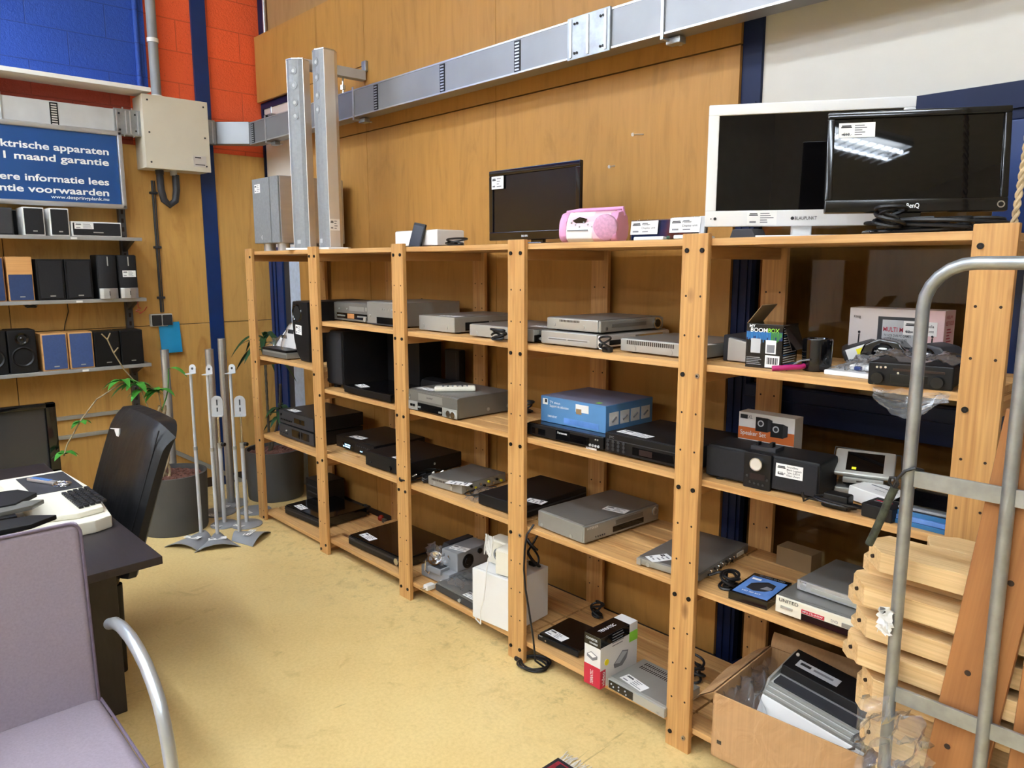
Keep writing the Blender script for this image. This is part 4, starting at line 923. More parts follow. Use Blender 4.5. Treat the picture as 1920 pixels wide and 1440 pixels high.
bx.p('logo', 'f', .012, .070, .038, .094, .0012, 'white_paper'); bx.p('logo_inset', 'f', .024, .078, .036, .092, .0016, 'ink'); bx.p('panel_print', 'f', .125, .008, .30, .030, .0009, 'case_blue')
bx.p('torn_label', 'f', .185, .062, .25, .092, .0012, 'box_white', 0); bx.p('torn_label', 'f', .188, .054, .215, .075, .0014, 'kraft', 0)
for k in range(4):
    bx.p('picture', 'r', .02+.065*k, .025, .075+.065*k, .075, .001, 'box_white'); m = bx.mb('r'); m.cyl((.035+.065*k, .04, .0015), (.06+.065*k, .055, .0015), .004, 'ink_grey', 6); obj('picture_drawing', m, bx.o)
bx.p('green_tag', 't', .265, .02, .285, .04, .0014, 'ink_green')
s = D('receiver', 'black hi-fi receiver with red display and sticker left of the fifth post', 'hifi unit', (2.816, .06), z, .365, .32, .080, 'black_satin', 0)
s.p('front_panel', 'f', 0, .008, .365, .078, .008, 'black_plastic', 0, .003); s.p('display', 'f', .125, .018, .30, .046, .0095, 'screen', .007); s.p('display_glow', 'f', .155, .022, .21, .042, .0098, 'display_dim', .009, 0)
s.tx('f', [('JVC', .02, .062, .022, .008, 'ink_grey')], n=.009); s.btns('f', [(.015+.024*(i % 4), .022+.014*(i//4)) for i in range(12)], .006, 'charcoal', .011); s.p('trim_strip', 'f', .01, .054, .355, .057, .009, 'charcoal', .008); s.st('t', .03, .02, .14, .045, -5, 36)
z = L3
s = D('dvd_player', 'large silver grey disc player turned sideways with sticker on top in the fourth bay', 'disc player', (2.482, .045), z, .252, .43, .074, 'silver', -3, None, .005, topm='silver_top')
s.screws('f', [(.024, .018), (.19, .018)], .007); s.p('front_panel', 'r', 0, .008, .43, .072, .010, 'silver', 0, .006); s.p('disc_tray', 'r', .17, .046, .33, .064, .012, 'silver_dark', .009); s.p('display', 'r', .155, .018, .335, .040, .0115, 'screen', .009)
s.rd('dial', 'r', .405, .05, .017, .015, 'silver_light'); s.rd('dial_centre', 'r', .405, .05, .011, .016, 'silver'); s.btns('r', [(.06+.012*i, .022) for i in range(5)], .003, 'charcoal', .012); s.tx('r', [('H!TEKER', .012, .058, .06, .009, 'ink_white')], n=.0112); s.st('t', .16, .20, .10, .05, 14, 37)
s = D('disc_recorder', 'flat silver recorder with rear sockets showing, behind the fifth post', 'disc player', (2.990, .030), z, .235, .38, .030, 'silver', 5, topm='silver_top')
s.screws('f', [(.045, .014)], .008); s.p('end_trim', 'f', 0, .005, .018, .029, .004, 'aluminium', 0, .003); s.p('rear_plate', 'r', .01, .006, .37, .028, .002, 'silver_dark')
for i in range(14): s.rd('socket', 'r', .07+.014*i, .011+.009*(i % 2), .0042, .008, 'chrome' if i % 3 else 'black_plastic', seg=10)
s.p('scart_socket', 'r', .28, .010, .33, .024, .006, 'beige_box'); s.st('t', .02, .02, .055, .085, -30, 38)
z = L4
s = D('dvd_player', 'compact black disc player left of the red and white carton on the bottom shelf', 'disc player', (2.470, .065), z, .215, .20, .034, 'black_gloss', 3, None, .008)
s.p('front_panel', 'f', .0, .006, .215, .028, .006, 'black_plastic', 0, .004); s.st('t', .02, .015, .10, .045, -6, 39); s.rd('button', 'f', .045, .016, .004, .008, 'chrome'); s.tx('f', [('SONY', .008, .024, .02, .005, 'ink_white')], n=.0068)
cable_bundle('power_cable', 'bundled black cable on the bottom shelf behind the compact black player', (2.50, .40, z), .025, .018, 4, .06, .004, 40)
s = D('converter_carton', 'upright black, white and red video converter carton on the bottom shelf', 'carton', (2.806, -.03), z, .078, .215, .198, 'box_white', 0, None, .0015, 0, 'carton')
s.p('black_band', 'f', 0, .156, .078, .198, .0006, 'black_gloss', 0); s.p('red_band', 'f', 0, 0, .078, .080, .0006, 'box_red', 0); s.p('black_top', 't', .0, .0, .078, .165, .0006, 'black_gloss', 0); s.p('green_print', 'r', .165, .125, .215, .165, .0006, 'ink_green', 0); s.p('black_band', 'r', 0, .16, .165, .198, .0006, 'black_gloss', 0); s.p('red_band', 'r', 0, 0, .03, .07, .0006, 'box_red', 0)
m = MB(); m.M = FM('f', 0, 0, 0) @ Matrix.Translation((.045, .008, 0)) @ Matrix.Rotation(PI/2, 4, 'Z'); put_text(m, 'TERRATEC', 0, 0, .055, .014, 'ink_white', .0012, .03); obj('lettering', m, s.o)
m = MB(); m.M = FM('r', .078, 0, 0) @ Matrix.Translation((.024, .008, 0)) @ Matrix.Rotation(PI/2, 4, 'Z'); put_text(m, 'video', 0, 0, .055, .016, 'ink_white', .0014, .04); obj('lettering', m, s.o)
m = MB(); m.M = FM('t', .078, 0, .198) @ Matrix.Translation((.048, .035, 0)) @ Matrix.Rotation(PI/2, 4, 'Z'); put_text(m, 'TERRATEC', 0, 0, .09, .016, 'ink_white', .0012, .03); obj('lettering', m, s.o)
s.tx('f', [('CONVERTER', .008, .178, .055, .009, 'ink_white'), ('GRABBER', .025, .164, .04, .007, 'ink_white')], n=.0012)
m = s.mb('f'); m.M = m.M @ Matrix.Translation((.014, .10, .001)); m.prism([(0, .02), (.02, .034), (.05, .024), (.05, .012), (.028, 0), (0, .010)], 0, .0006, 'ink_grey'); m.prism([(.004, .02), (.02, .031), (.046, .022), (.028, .012)], .0006, .0009, 'white_paper'); obj('picture', m, s.o)
m = s.mb('r'); m.M = m.M @ Matrix.Translation((.075, .05, .001)); m.prism([(0, .02), (.05, .06), (.085, .05), (.075, .02), (.05, 0), (.005, .004)], 0, .0006, 'ink_grey'); m.prism([(.006, .022), (.05, .055), (.078, .046), (.035, .014)], .0006, .0009, 'grey_light')
for k in range(5): m.box(-.01, .095+.011*k, 0, .05+.006*(k % 2), .098+.011*k, .0006, 'ink_grey')
obj('picture', m, s.o); m = s.mb('r'); m.cyl((.035, .095, 0), (.035, .095, .0016), .012, 'ink_yellow', 14); obj('yellow_dot', m, s.o)
s = D('receiver', 'silver receiver with black button panel and sticker on the bottom shelf', 'receiver', (2.900, .0), z, .258, .20, .044, 'silver_light', -2, None, .005, topm='silver')
s.p('front_panel', 'f', 0, .007, .258, .042, .006, 'silver_light', 0, .003); s.p('button_panel', 'f', .006, .010, .12, .040, .0075, 'black_gloss', .005, .006); s.btns('f', [(.02, .03), (.03, .022), (.055, .032), (.055, .02), (.085, .03), (.09, .018)], .003, 'grey_light', .0095)
for i in range(22):
    for r_ in (0, 1): s.p('vent_slot', 't', .03+.0095*i, .135+.028*r_, .034+.0095*i, .155+.028*r_, .0016, 'hole_dark', .0008, 0)
s.st('t', .03, .025, .11, .045, -8, 41, n=.0022); s.tx('f', [('HD', .225, .014, .012, .006, 'ink_grey')], n=.007)
cable_bundle('power_cable', 'tangle of black cables behind the silver receiver beside the fifth post', (3.05, .28, z), .06, .035, 5, .07, .004, 42)
cb = thing('floor_cable', 'black cable hanging from the fourth bay and coiled on the floor', 'cable', (2.49, .02, 0))
P_ = [(2.475, .03, .60), (2.472, -.006, .565), (2.466, -.012, .50), (2.464, -.014, .42), (2.476, -.016, .34), (2.50, -.016, .24), (2.52, -.014, .14), (2.528, -.01, .05)]
obj('cord', MB().tube([(a-2.49, b-.02, c) for a, b, c in P_] + cable_path((0, .0, .006), .06, .055, 3.2, .012, 43, 26, .12), .0042, 'cable_black', 7), cb)
obj('plug', MB().box(-.09, -.03, 0, -.055, -.01, .018, 'cable_black', .005), cb)

# ------------------------------------------------------------------ bay 5
s = screen_tv('television', 'large white framed television at the right end of the top shelf', (3.192, .060), L0+.036, .572, .36, 33.6, 'white_gloss', 'screen', .032, 0, d=.05, bb=.048, rad=.012)
s.tx('f', [('BLAUPUNKT', .262, .018, .062, .010, 'ink')], n=.009); m = s.mb('f'); m.cyl((.255, .023, .008), (.255, .023, .0092), .005, 'ink', 14); m.cyl((.03, .024, .008), (.03, .024, .0092), .0045, 'ink', 12); m.cyl((.018, .024, .008), (.018, .024, .0092), .002, 'ink', 8); obj('sensor_dots', m, s.o)
m = s.mb('f'); m.M = m.M @ Matrix.Translation((.125, .004, .0085)); sticker_mb(m, .085, .042, 44, 5); obj('price_sticker', m, s.o)
obj('stand', MB().box(.255, .01, -.034, .315, .03, .06, 'white_gloss', .008).prism([(.15, -.05), (.43, -.05), (.47, .0), (.44, .10), (.14, .10), (.11, .0)], -.036, -.028, 'white_gloss', 'xy', .003), s.o)
s = screen_tv('monitor', 'black computer monitor with price sticker in front of the white television', (3.597, -.002), L0+.055, .432, .262, 33.6, 'black_gloss', 'screen', .018, math.radians(7), d=.04, cat='monitor', bb=.034, rad=.008)
m = MB(); m.M = s.T @ FM('f', 0, 0, 0); put_text(m, 'BenQ', .198, .010, .030, .012, 'ink_white', .0092, .05); obj('lettering', m, s.o)
m = MB(); m.M = s.T @ FM('f', 0, 0, 0) @ Matrix.Translation((.028, .196, .003)); sticker_mb(m, .088, .038, 45, 5); put_text(m, '€10,-', .01, .005, .022, .007, 'ink', .0012); obj('price_sticker', m, s.o)
m = MB(); m.M = s.T @ FM('f', 0, 0, 0); m.cyl((.415, .016, .008), (.415, .016, .0095), .009, 'chrome', 20); m.cyl((.415, .016, .008), (.415, .016, .0098), .006, 'black_gloss', 20); obj('power_button', m, s.o)
obj('stand', MB().box(.175, .012, -.055, .24, .04, .06, 'black_gloss', .006).prism([(.11, -.03), (.30, -.03), (.31, .02), (.27, .09), (.14, .09), (.10, .02)], -.055, -.046, 'black_gloss', 'xy', .003), s.o)
cable_bundle('monitor_cables', 'heap of black monitor cables below the black monitor', (3.80, .105, L0+.002), .10, .035, 6, .03, .004, 46)
cable_bundle('monitor_cables', 'tight coil of black cable round the neck of the black monitor stand', (3.745, .05, L0+.012), .03, .03, 5, .05, .004, 47, plug=False)
cable_bundle('monitor_cables', 'coil of black cable with plug left of the sixth post on the top shelf', (3.905, .20, L0+.002), .055, .03, 5, .03, .004, 48)
o = thing('rope', 'beige rope hanging at the right edge above the sixth post', 'rope', (4.02, .06, L0+.016))
for ph in (0, PI): obj('strand', MB().tube([(.0042*math.cos(k*.9+ph)+.012*math.sin(k*.03), .0042*math.sin(k*.9+ph), .006*k) for k in range(120)], .0045, 'rope', 7), o)
z = L1
s = D('speaker', 'grey centre speaker with silver front beside the fifth post', 'speaker', (3.225, .13), z, .15, .22, .085, 'charcoal', 2, None, .006, 0, nobody=True)
obj('cabinet', MB().prism([(0, 0), (.15, 0), (.15, .05), (.10, .07), (0, .085)], .012, .22, 'charcoal', 'xz', .005), s.o); obj('front_panel', MB().prism([(.022, .004), (.135, .003), (.146, .012), (.147, .045), (.13, .058), (.024, .078)], 0, .014, 'brushed_warm', 'xz', .004), s.o)
bb = D('speaker_carton', 'black carton of a small portable speaker with open lid', 'carton', (3.350, .065), z, .112, .115, .132, 'black_gloss', 5, None, .0012, 0, 'carton')
bb.p('blue_print', 'f', .0, .085, .112, .110, .0004, 'navy_print', 0); 
m = bb.mb('f')
r = random.Random(3)
for i in range(26): m.box(.002+.0042*i, .108-.012-.022*r.random(), .0004, .005+.0042*i, .108, .0007, 'glow_blue' if i < 18 else 'leaf_green')
obj('glow_print', m, bb.o)
bb.tx('f', [('MY', .010, .121, .018, .009, 'ink_white', .05), ('BOOM', .014, .108, .052, .012, 'ink_white', .05), ('BOX', .068, .108, .034, .012, 'ink_green', .05)])
bb.p('picture', 'f', .016, .045, .046, .088, .0010, 'grey_light'); bb.p('picture', 'f', .062, .045, .094, .085, .0010, 'white_paper'); bb.p('picture_inset', 'f', .066, .048, .090, .072, .0014, 'ink_grey'); bb.p('barcode_label', 'f', .062, .004, .106, .040, .0010, 'white_paper')
m = bb.mb('f')
for i in range(14): m.box(.067+.0025*i, .014, .001, .0678+.0025*i+.0008*(i % 3), .034, .0014, 'ink')
for i in range(5): m.box(.004, .010+.005*i, .0004, .05-.004*(i % 3), .0125+.005*i, .0008, 'ink_grey')
obj('small_print', m, bb.o)
m = bb.mb('r')
for i in range(16): m.box(.010, .012+.0072*i, .0004, .085+.02*r.random(), .0145+.0072*i, .0008, 'ink_white' if i % 4 else 'glow_blue')
obj('small_print', m, bb.o)
m = MB(); m.M = Matrix.Translation((0, 0, .132)) @ Matrix.Rotation(math.radians(-52), 4, 'Y'); m.box(0, .003, -.001, .07, .112, .001, 'kraft'); obj('lid_flap', m, bb.o)
m = MB(); m.M = Matrix.Translation((.112, .0, .128)) @ Matrix.Rotation(math.radians(70), 4, 'Y'); m.box(0, .01, -.001, .075, .105, .001, 'black_gloss'); obj('side_flap', m, bb.o)
o = thing('pink_lead', 'short magenta cable beside the black speaker carton', 'cable', (3.475, .06, z)); obj('cord', MB().tube([(-.02, -.025, .008), (.0, -.01, .010), (.02, .01, .012), (.035, .03, .012), (.04, .05, .014)], .008, 'magenta', 10), o)
o = thing('cup_speaker', 'shiny black cup shaped speaker with a thin lead', 'speaker', (3.535, .145, z)); obj('body', MB().lathe([(0, 0), (.038, 0), (.041, .004), (.042, .088), (.040, .094), (.030, .094), (.028, .088), (0, .086)], 'black_gloss', 36), o); obj('cord', MB().tube([(.0, -.045, .035), (-.02, -.06, .032), (-.05, -.06, .012), (-.06, -.075, .004), (-.05, -.08, .003)], .0026, 'ink_grey', 6), o)
s = D('white_tablet', 'flat white device with plastic wrapped parts on top', 'device', (3.585, .085), z, .14, .20, .014, 'white_gloss', -4, None, .003, 0, 'casing')
crumple('plastic_wrap', lambda a, b: (.01+.13*a, .02+.16*b, .016+.035*math.sin(PI*a)*math.sin(PI*b)), 10, 9, amp=.018, seed=8, parent=s.o); obj('paper', MB().box(.05, .04, .015, .11, .12, .030, 'white_paper', .008).box(.07, .03, .016, .09, .06, .028, 'navy_print', .004), s.o)
ad = thing('desk_phone', 'grey angled cradle with white label and yellow sticker', 'phone', (3.575, .25, z), math.radians(24), None, (0, -.38))
obj('body', MB().box(.0, 0, .0, .10, .14, .045, 'charcoal', .012), ad); obj('side_label', MB().box(.012, -.0015, .004, .088, .0, .041, 'box_white', 0).box(.04, -.0025, .018, .062, -.0014, .034, 'ink_yellow', 0), ad)
ad.location.z = z+.012
def amphib(x, y, rot, label):
    o = thing('antenna_receiver', label, 'receiver', (x, y, z+.036), math.radians(rot)); obj('base', MB().box(.02, .01, -.036, .10, .08, .004, 'charcoal', .004), o)
    obj('casing', MB().prism([(0, 0), (.12, 0), (.125, .03), (.10, .055), (.05, .062), (.01, .045), (0, .02)], 0, .09, 'black_gloss' if rot > 0 else 'charcoal', 'xz', .008), o)
    m = MB(); m.M = Matrix.Translation((.062, -.001, .02)) @ Matrix.Rotation(PI/2, 4, 'X'); m.lathe([(.03, 0), (.028, .004), (.018, -.002), (0, -.004)], 'black_gloss', 24); obj('lens', m, o); obj('logo', MB().ball((.062, -.003, .034), .012, 'white_gloss', 12, rz=.003, ry=.002), o)
amphib(3.625, .22, 8, 'curved black receiver with white highlight left of the galvanised upright')
amphib(3.755, .20, -14, 'curved grey receiver behind the galvanised upright and the car radio')
mm = D('antenna_carton', 'pinkish white multimedia antenna carton with red lettering at the back', 'carton', (3.545, .325), z, .265, .085, .178, 'box_pinkish', 0, None, .0015, 0, 'carton')
mm.p('front_print', 'f', .20, 0, .265, .178, .0004, 'box_pink2', 0); mm.p('side_print', 'r', 0, 0, .085, .178, .0004, 'box_pink2', 0); mm.p('screen_print', 'f', .085, .055, .20, .155, .0008, 'charcoal', 0); mm.p('screen_inset', 'f', .098, .06, .19, .146, .0012, 'grey_light', 0)
mm.tx('f', [('MULTI MEDIA', .102, .112, .088, .013, 'ink_red', .04), ('TV VCR DVB PC GAMES', .104, .097, .076, .007, 'ink'), ('NO MORE CABLES', .110, .084, .06, .008, 'ink'), ('König', .014, .148, .02, .008, 'ink')], n=.0018)
for u in (.03, .235):
    m = mm.mb('f'); m.cyl((u, .04, .001), (u+.002, .10, .001), .002, 'ink', 8); m.ball((u+.002, .105, .001), .004, 'ink', 10, rz=.002); obj('antenna_print', m, mm.o)
m = mm.mb('f'); m.M = m.M @ Matrix.Translation((.158, .105, .0018)); sticker_mb(m, .09, .04, 49, 0); put_text(m, 'multimedia', .036, .024, .046, .008, 'ink', .0012, .03); put_text(m, 'tv in doos', .036, .010, .046, .008, 'ink', .0012, .03); put_text(m, '€2,-', .006, .006, .018, .008, 'ink', .0012, .03); obj('price_sticker', m, mm.o)
m = mm.mb('r'); put_text(m, 'NIEUW', .012, .155, .05, .009, 'ink_red', .001); put_text(m, 'BEST KOOP', .010, .136, .065, .012, 'ink_red', .001)
for i in range(14): m.box(.022, .012+.0085*i, .0004, .06-.008*(i % 3), .0155+.0085*i, .0008, 'ink_red')
obj('lettering', m, mm.o)
s = D('car_radio', 'black car radio with two round knobs wrapped in clear plastic', 'radio', (3.745, .005), z, .188, .15, .060, 'black_satin', 9, None, .004, .002)
s.p('front_panel', 'f', -.003, .0, .191, .060, .012, 'black_plastic', 0, .005); s.p('disc_slot', 'f', .055, .040, .172, .046, .0128, 'hole_dark', .011); s.p('display', 'f', .05, .010, .135, .032, .0128, 'screen', .011)
for u in (.022, .158): s.rd('knob', 'f', u, .020, .016, .028, 'black_gloss', .014, 28)
s.btns('f', [(.018, .047), (.027, .047), (.038, .048), (.068, .035), (.112, .036)], .003, 'chrome', .014)
crumple('plastic_wrap', lambda a, b: (-.006+.205*a, .012+.145*b, .064+.012*math.sin(PI*b)+.006*math.sin(9*a)), 14, 8, amp=.010, seed=9, parent=s.o)
crumple('plastic_wrap', lambda a, b: (.20+.014*math.sin(PI*b), .012+.14*a, .002+.062*b), 9, 6, amp=.010, seed=10, parent=s.o)
crumple('plastic_tail', lambda a, b: (.015+.17*a, -.016-.010*b, -.006-(.02+.05*math.sin(PI*min(1, a*1.1)))*b), 14, 8, amp=.010, seed=11, parent=s.o)
z = L2
s = D('dock_radio', 'long black docking speaker with round silver volume knob and price sticker', 'radio', (3.235, .055), z, .365, .14, .113, 'black_satin', 3, None, .012, .004, 'casing')
s.p('speaker_grille', 'f', .004, .012, .135, .104, .006, 'speaker_cloth', 0, .005); s.p('speaker_grille', 'f', .225, .010, .360, .104, .006, 'speaker_cloth', 0, .005); s.p('control_panel', 'f', .136, .0, .224, .112, .014, 'black_plastic', 0, .004)
s.rd('volume_knob', 'f', .182, .080, .021, .028, 'chrome', .020, 32); s.rd('knob_face', 'f', .182, .080, .017, .0285, 'brushed_warm', None, 32); s.p('display', 'f', .158, .030, .206, .048, .0146, 'display_dim', .013, 0)
s.btns('f', [(.160, .020), (.174, .018), (.188, .017), (.202, .016), (.150, .038), (.214, .034)], .0035, 'charcoal', .017); s.p('dock_slot', 't', .14, .02, .22, .08, .012, 'charcoal'); s.p('dock_lug', 't', .15, .03, .16, .05, .022, 'black_plastic'); s.p('dock_lug', 't', .195, .03, .205, .05, .026, 'black_plastic')
m = s.mb('f'); m.M = m.M @ Matrix.Translation((.236, .052, .0068)); sticker_mb(m, .082, .040, 50, 0)
for k, (t, w) in enumerate((('Soundbox', .034), ('Merk: Logitech', .044), ('Type: S-421A', .040), ('Kleur: Zwart', .040))): put_text(m, t, .034, .031-.0085*k, w, .0058, 'ink', .0012)
put_text(m, '€10,=', .006, .008, .024, .008, 'ink', .0012, .04); obj('price_sticker', m, s.o)
s = D('speaker_set_carton', 'white and orange speaker set carton standing behind the docking speaker', 'carton', (3.228, .255), z, .195, .06, .188, 'box_white', 2, None, .0012, 0, 'carton')
s.p('orange_band', 'f', 0, .098, .195, .138, .0006, 'box_orange', 0); s.tx('f', [('Speaker Set', .008, .112, .092, .015, 'box_white', .04), ('XL', .034, .168, .016, .012, 'ink_grey'), ('Type: Audio 300', .03, .082, .06, .008, 'ink_grey'), ('Merk: XL', .03, .068, .04, .008, 'ink_grey')]); s.p('logo', 'f', .006, .166, .032, .180, .001, 'ink')
for u, dv_ in ((.062, -.012), (.115, .0)):
    m = s.mb('f'); m.box(u, .118-dv_, .001, u+.042, .165-dv_, .0016, 'black_satin'); m.cyl((u+.018, .145-dv_, .0016), (u+.018, .145-dv_, .002), .011, 'grey_light', 18); m.cyl((u+.018, .145-dv_, .002), (u+.018, .145-dv_, .0022), .007, 'ink', 18); m.prism([(u+.042, .118-dv_), (u+.058, .126-dv_), (u+.058, .160-dv_), (u+.042, .165-dv_)], .001, .0016, 'ink'); obj('picture', m, s.o)
for k in range(2): s.p('small_print', 'f', .125, .084-.008*k, .185, .088-.008*k, .001, 'ink_grey', 0)
s.p('picture', 'f', .12, .052, .18, .072, .001, 'ink')
dv = thing('portable_player', 'small silver portable video player with tilted screen beside the docking speaker', 'video player', (3.600, .165, z), math.radians(18))
obj('base', MB().box(0, .02, 0, .15, .15, .022, 'silver', .006), dv)
m = MB(); m.M = Matrix.Translation((0, .02, .055)) @ Matrix.Rotation(math.radians(42), 4, 'X'); m.box(-.005, 0, 0, .158, .092, .016, 'silver_light', .006); obj('screen_housing', m, dv)
m = MB(); m.M = Matrix.Translation((0, .02, .055)) @ Matrix.Rotation(math.radians(42), 4, 'X'); m.box(.028, .014, .0155, .128, .08, .0168, 'screen'); obj('screen', m, dv)
m = MB(); m.M = Matrix.Translation((0, .02, .055)) @ Matrix.Rotation(math.radians(42), 4, 'X'); m.box(.044, .018, .0168, .056, .026, .0176, 'ink_yellow'); obj('yellow_sticker', m, dv)
obj('front_lip', MB().box(.022, .008, .040, .132, .03, .058, 'silver', .004).box(.06, .0072, .046, .09, .009, .050, 'hole_dark'), dv); obj('support', MB().box(.02, .06, .02, .13, .10, .075, 'black_plastic', .004), dv)
obj('wire_frame', MB().tube([(-.02, .08, .02), (-.012, .12, .12), (.17, .13, .11), (.178, .09, .02)], .002, 'charcoal', 6), dv)
pa_ = cable_bundle('power_adapter', 'black power adapter wrapped in its cable in front of the portable player', (3.665, .05, z), .055, .022, 3, .02, .003, 51, tail=[(3.61, .05, z+.01), (3.585, .045, z+.012), (3.575, .035, z+.004), (3.57, .032, z+.03)])
obj('adapter', MB().box(-.035, -.02, .002, .035, .024, .044, 'black_plastic', .006), pa_)
s = D('white_carton', 'small white folded carton behind the black power adapter', 'carton', (3.655, .135), z, .13, .10, .042, 'box_white', -12, None, .004, 0, 'carton', tilt=(0, .06)); s.tx('t', [('scart', .06, .03, .03, .01, 'ink_grey')], n=.001); s.p('printed_line', 't', .03, .06, .11, .066, .001, 'ink_grey'); s.o.location.z = z+.008
s = D('black_box', 'small flat black box with red print on the third shelf', 'box', (3.735, .035), z, .085, .085, .038, 'black_satin', -6, None, .004, 0, 'casing'); s.p('print', 't', .015, .05, .06, .054, .001, 'ink_red'); s.p('print', 't', .015, .04, .05, .043, .001, 'ink_grey')
for k in range(3):
    s = D('disc_case', ('blue disc case, bottom of the stack beside the sixth post', 'blue disc case in the middle of the stack beside the sixth post', 'blue disc case carrying a clear disc tray beside the sixth post')[k], 'disc case', (3.815+.004*k, .045+.003*k), z+.0122*k, .128, .18, .012, ('disc_blue', 'case_blue', 'disc_blue')[k], -3+2*k, 'stack of blue disc cases', .001, 0, 'case')
    s.p('sleeve', 't', .004, .004, .124, .176, .0002, ('navy_print', 'case_blue', 'charcoal')[k], 0, 0)
o = thing('disc_tray', 'clear plastic disc tray with silver disc on top of the blue cases', 'disc', (3.885, .135, z+.0372))
obj('tray', MB().box(-.065, -.075, .001, .062, .075, .008, 'grey_plastic', .002), o); obj('disc', MB().lathe([(.012, .0085), (.058, .0085), (.058, .0098), (.012, .0098)], 'chrome', 40).lathe([(.034, .0099), (.052, .0102), (.052, .0099)], 'charcoal', 40), o); obj('cover', MB().box(-.075, -.08, .018, .07, .085, .0195, 'clear_acrylic'), o); obj('hinge_rod', MB().cyl((.03, .09, .02), (.085, .02, .03), .0035, 'chrome', 8), o)
z = L3
s = D('film_case', 'black case with blue cover picture beside a black cable', 'disc case', (3.352, .028), z, .127, .19, .027, 'black_gloss', 5, None, .002, 0, 'case')
s.p('cover_print', 't', .008, .010, .122, .165, .0006, 'case_blue', 0); m = s.mb('t'); m.prism([(.03, .06), (.06, .05), (.09, .065), (.105, .09), (.10, .13), (.07, .14), (.045, .12), (.03, .10)], .0006, .001, 'ink'); m.prism([(.07, .075), (.10, .08), (.10, .10), (.08, .105)], .001, .0013, 'ink_grey'); obj('cover_picture', m, s.o)
s.tx('t', [('3D VIDEO GLASSES', .025, .170, .085, .010, 'ink_grey'), ('HD 3D KIT', .03, .03, .06, .009, 'ink_white')]); s.p('white_label', 't', .015, .135, .045, .148, .0012, 'white_paper', 0)
cable_bundle('power_cable', 'bundled black cable with white tie left of the film case', (3.315, .10, z), .022, .03, 5, .045, .004, 52, tail=[(3.30, .10, z+.03), (3.285, .13, z+.04), (3.255, .12, z+.03), (3.236, .10, z+.02)])
s = D('dvd_player', 'cream and black disc player, lower of the stacked pair beside the timber', 'disc player', (3.508, .040), z, .345, .31, .064, 'silver_dark', 0, None, .003, .012, topm='silver_top')
s.p('front_panel', 'f', 0, .012, .345, .064, .008, 'cream', 0, .003); s.p('display', 'f', .082, .014, .345, .034, .0095, 'black_gloss', .007, 0); s.p('red_label', 'f', .082, .036, .150, .047, .0095, 'box_red', .007, 0); s.p('disc_tray', 'f', .20, .036, .335, .048, .0105, 'silver', .007); s.p('button', 'f', .018, .030, .055, .037, .011, 'silver_light', .007)
s.tx('f', [('UNITED', .012, .050, .06, .010, 'ink'), ('DVD', .17, .040, .02, .008, 'ink_grey')], n=.010); s.tx('f', [('MP3 CD-R/RW', .086, .039, .06, .006, 'ink_white')], n=.0104)
s = D('dvd_player', 'slim silver disc player, upper of the stacked pair beside the timber', 'disc player', (3.535, .115), z+.0655, .25, .24, .034, 'silver_top', -2, None, .004, .004)
s.p('front_panel', 'f', 0, .003, .25, .034, .008, 'aluminium', 0, .003); s.p('disc_tray', 'f', .045, .010, .205, .022, .010, 'silver_light', .007, .005); s.rd('button', 'f', .022, .018, .009, .011, 'chrome'); s.rd('button', 'f', .225, .018, .007, .011, 'chrome'); s.tx('f', [('LG', .01, .028, .02, .005, 'ink_grey')], n=.009)
s = D('kraft_box', 'plain brown box at the back of the fourth shelf', 'box', (3.315, .40), z, .13, .07, .068, 'kraft', -3, None, .002, 0, 'carton')
z = L4
cx = thing('cardboard_box', 'open worn cardboard box jutting over the bottom shelf of the right bay', 'cardboard box', (3.365, -.055, z), math.radians(3))
cw, cdp, ch = .455, .40, .215
m = MB()
m.box(0, 0, 0, cw, cdp, .005, 'cardboard', .001); m.box(0, 0, 0, cw, .005, ch, 'cardboard', .001); m.box(0, cdp-.005, 0, cw, cdp, ch, 'cardboard', .001); m.box(0, 0, 0, .005, cdp, ch, 'cardboard', .001); m.box(cw-.005, 0, 0, cw, cdp, ch, 'cardboard', .001); obj('carton', m, cx)
r = random.Random(4)
def flap(name, M_, w, l):
    m = MB(); m.M = M_
    f = lambda a, b, t: (w*a, l*b, t+.006*math.sin(a*6+b*4)*b)
    m.grid(lambda a, b: f(a, b, .0), 8, 6, 'cardboard'); m.grid(lambda a, b: f(a, 1-b, .004), 8, 6, 'cardboard'); obj(name, m, cx)
def fm(o, u, v):
    u, v = Vector(u).normalized(), Vector(v).normalized(); n = u.cross(v)
    return Matrix(((u.x, v.x, n.x, o[0]), (u.y, v.y, n.y, o[1]), (u.z, v.z, n.z, o[2]), (0, 0, 0, 1)))
flap('flap', fm((.0, 0, ch), (0, 1, 0), (-.75, 0, -.6)), cdp, .105)
flap('flap', fm((0, cdp, ch), (1, 0, 0), (0, .35, .95)), cw, .05)
flap('flap', fm((cw, cdp, ch), (0, -1, 0), (.45, 0, .9)), cdp, .07)
obj('small_mark', MB().box(.02, -.0012, .05, .035, .0, .062, 'bark_dark'), cx)
crumple('plastic_bag', lambda a, b: (.01+.13*a, .03+.34*b, .14+.05*math.sin(PI*a)*math.sin(4*b)+.05*(1-a)), 9, 12, amp=.03, seed=12, parent=cx)
crumple('plastic_bag', lambda a, b: (.40+.05*a, .03+.3*b, .18+.05*math.sin(PI*a)), 6, 10, amp=.03, seed=13, parent=cx)
mc = thing('binding_machine', 'white and black office machine lying tilted in the open cardboard box', 'machine', (3.447, .035, z+.092), math.radians(-5), None, (math.radians(10), math.radians(4)))
obj('base', MB().prism([(0, 0), (.25, 0), (.25, .12), (.10, .12), (.085, .105), (.06, .095)], 0, .335, 'white_plastic', 'yz', .004), mc)
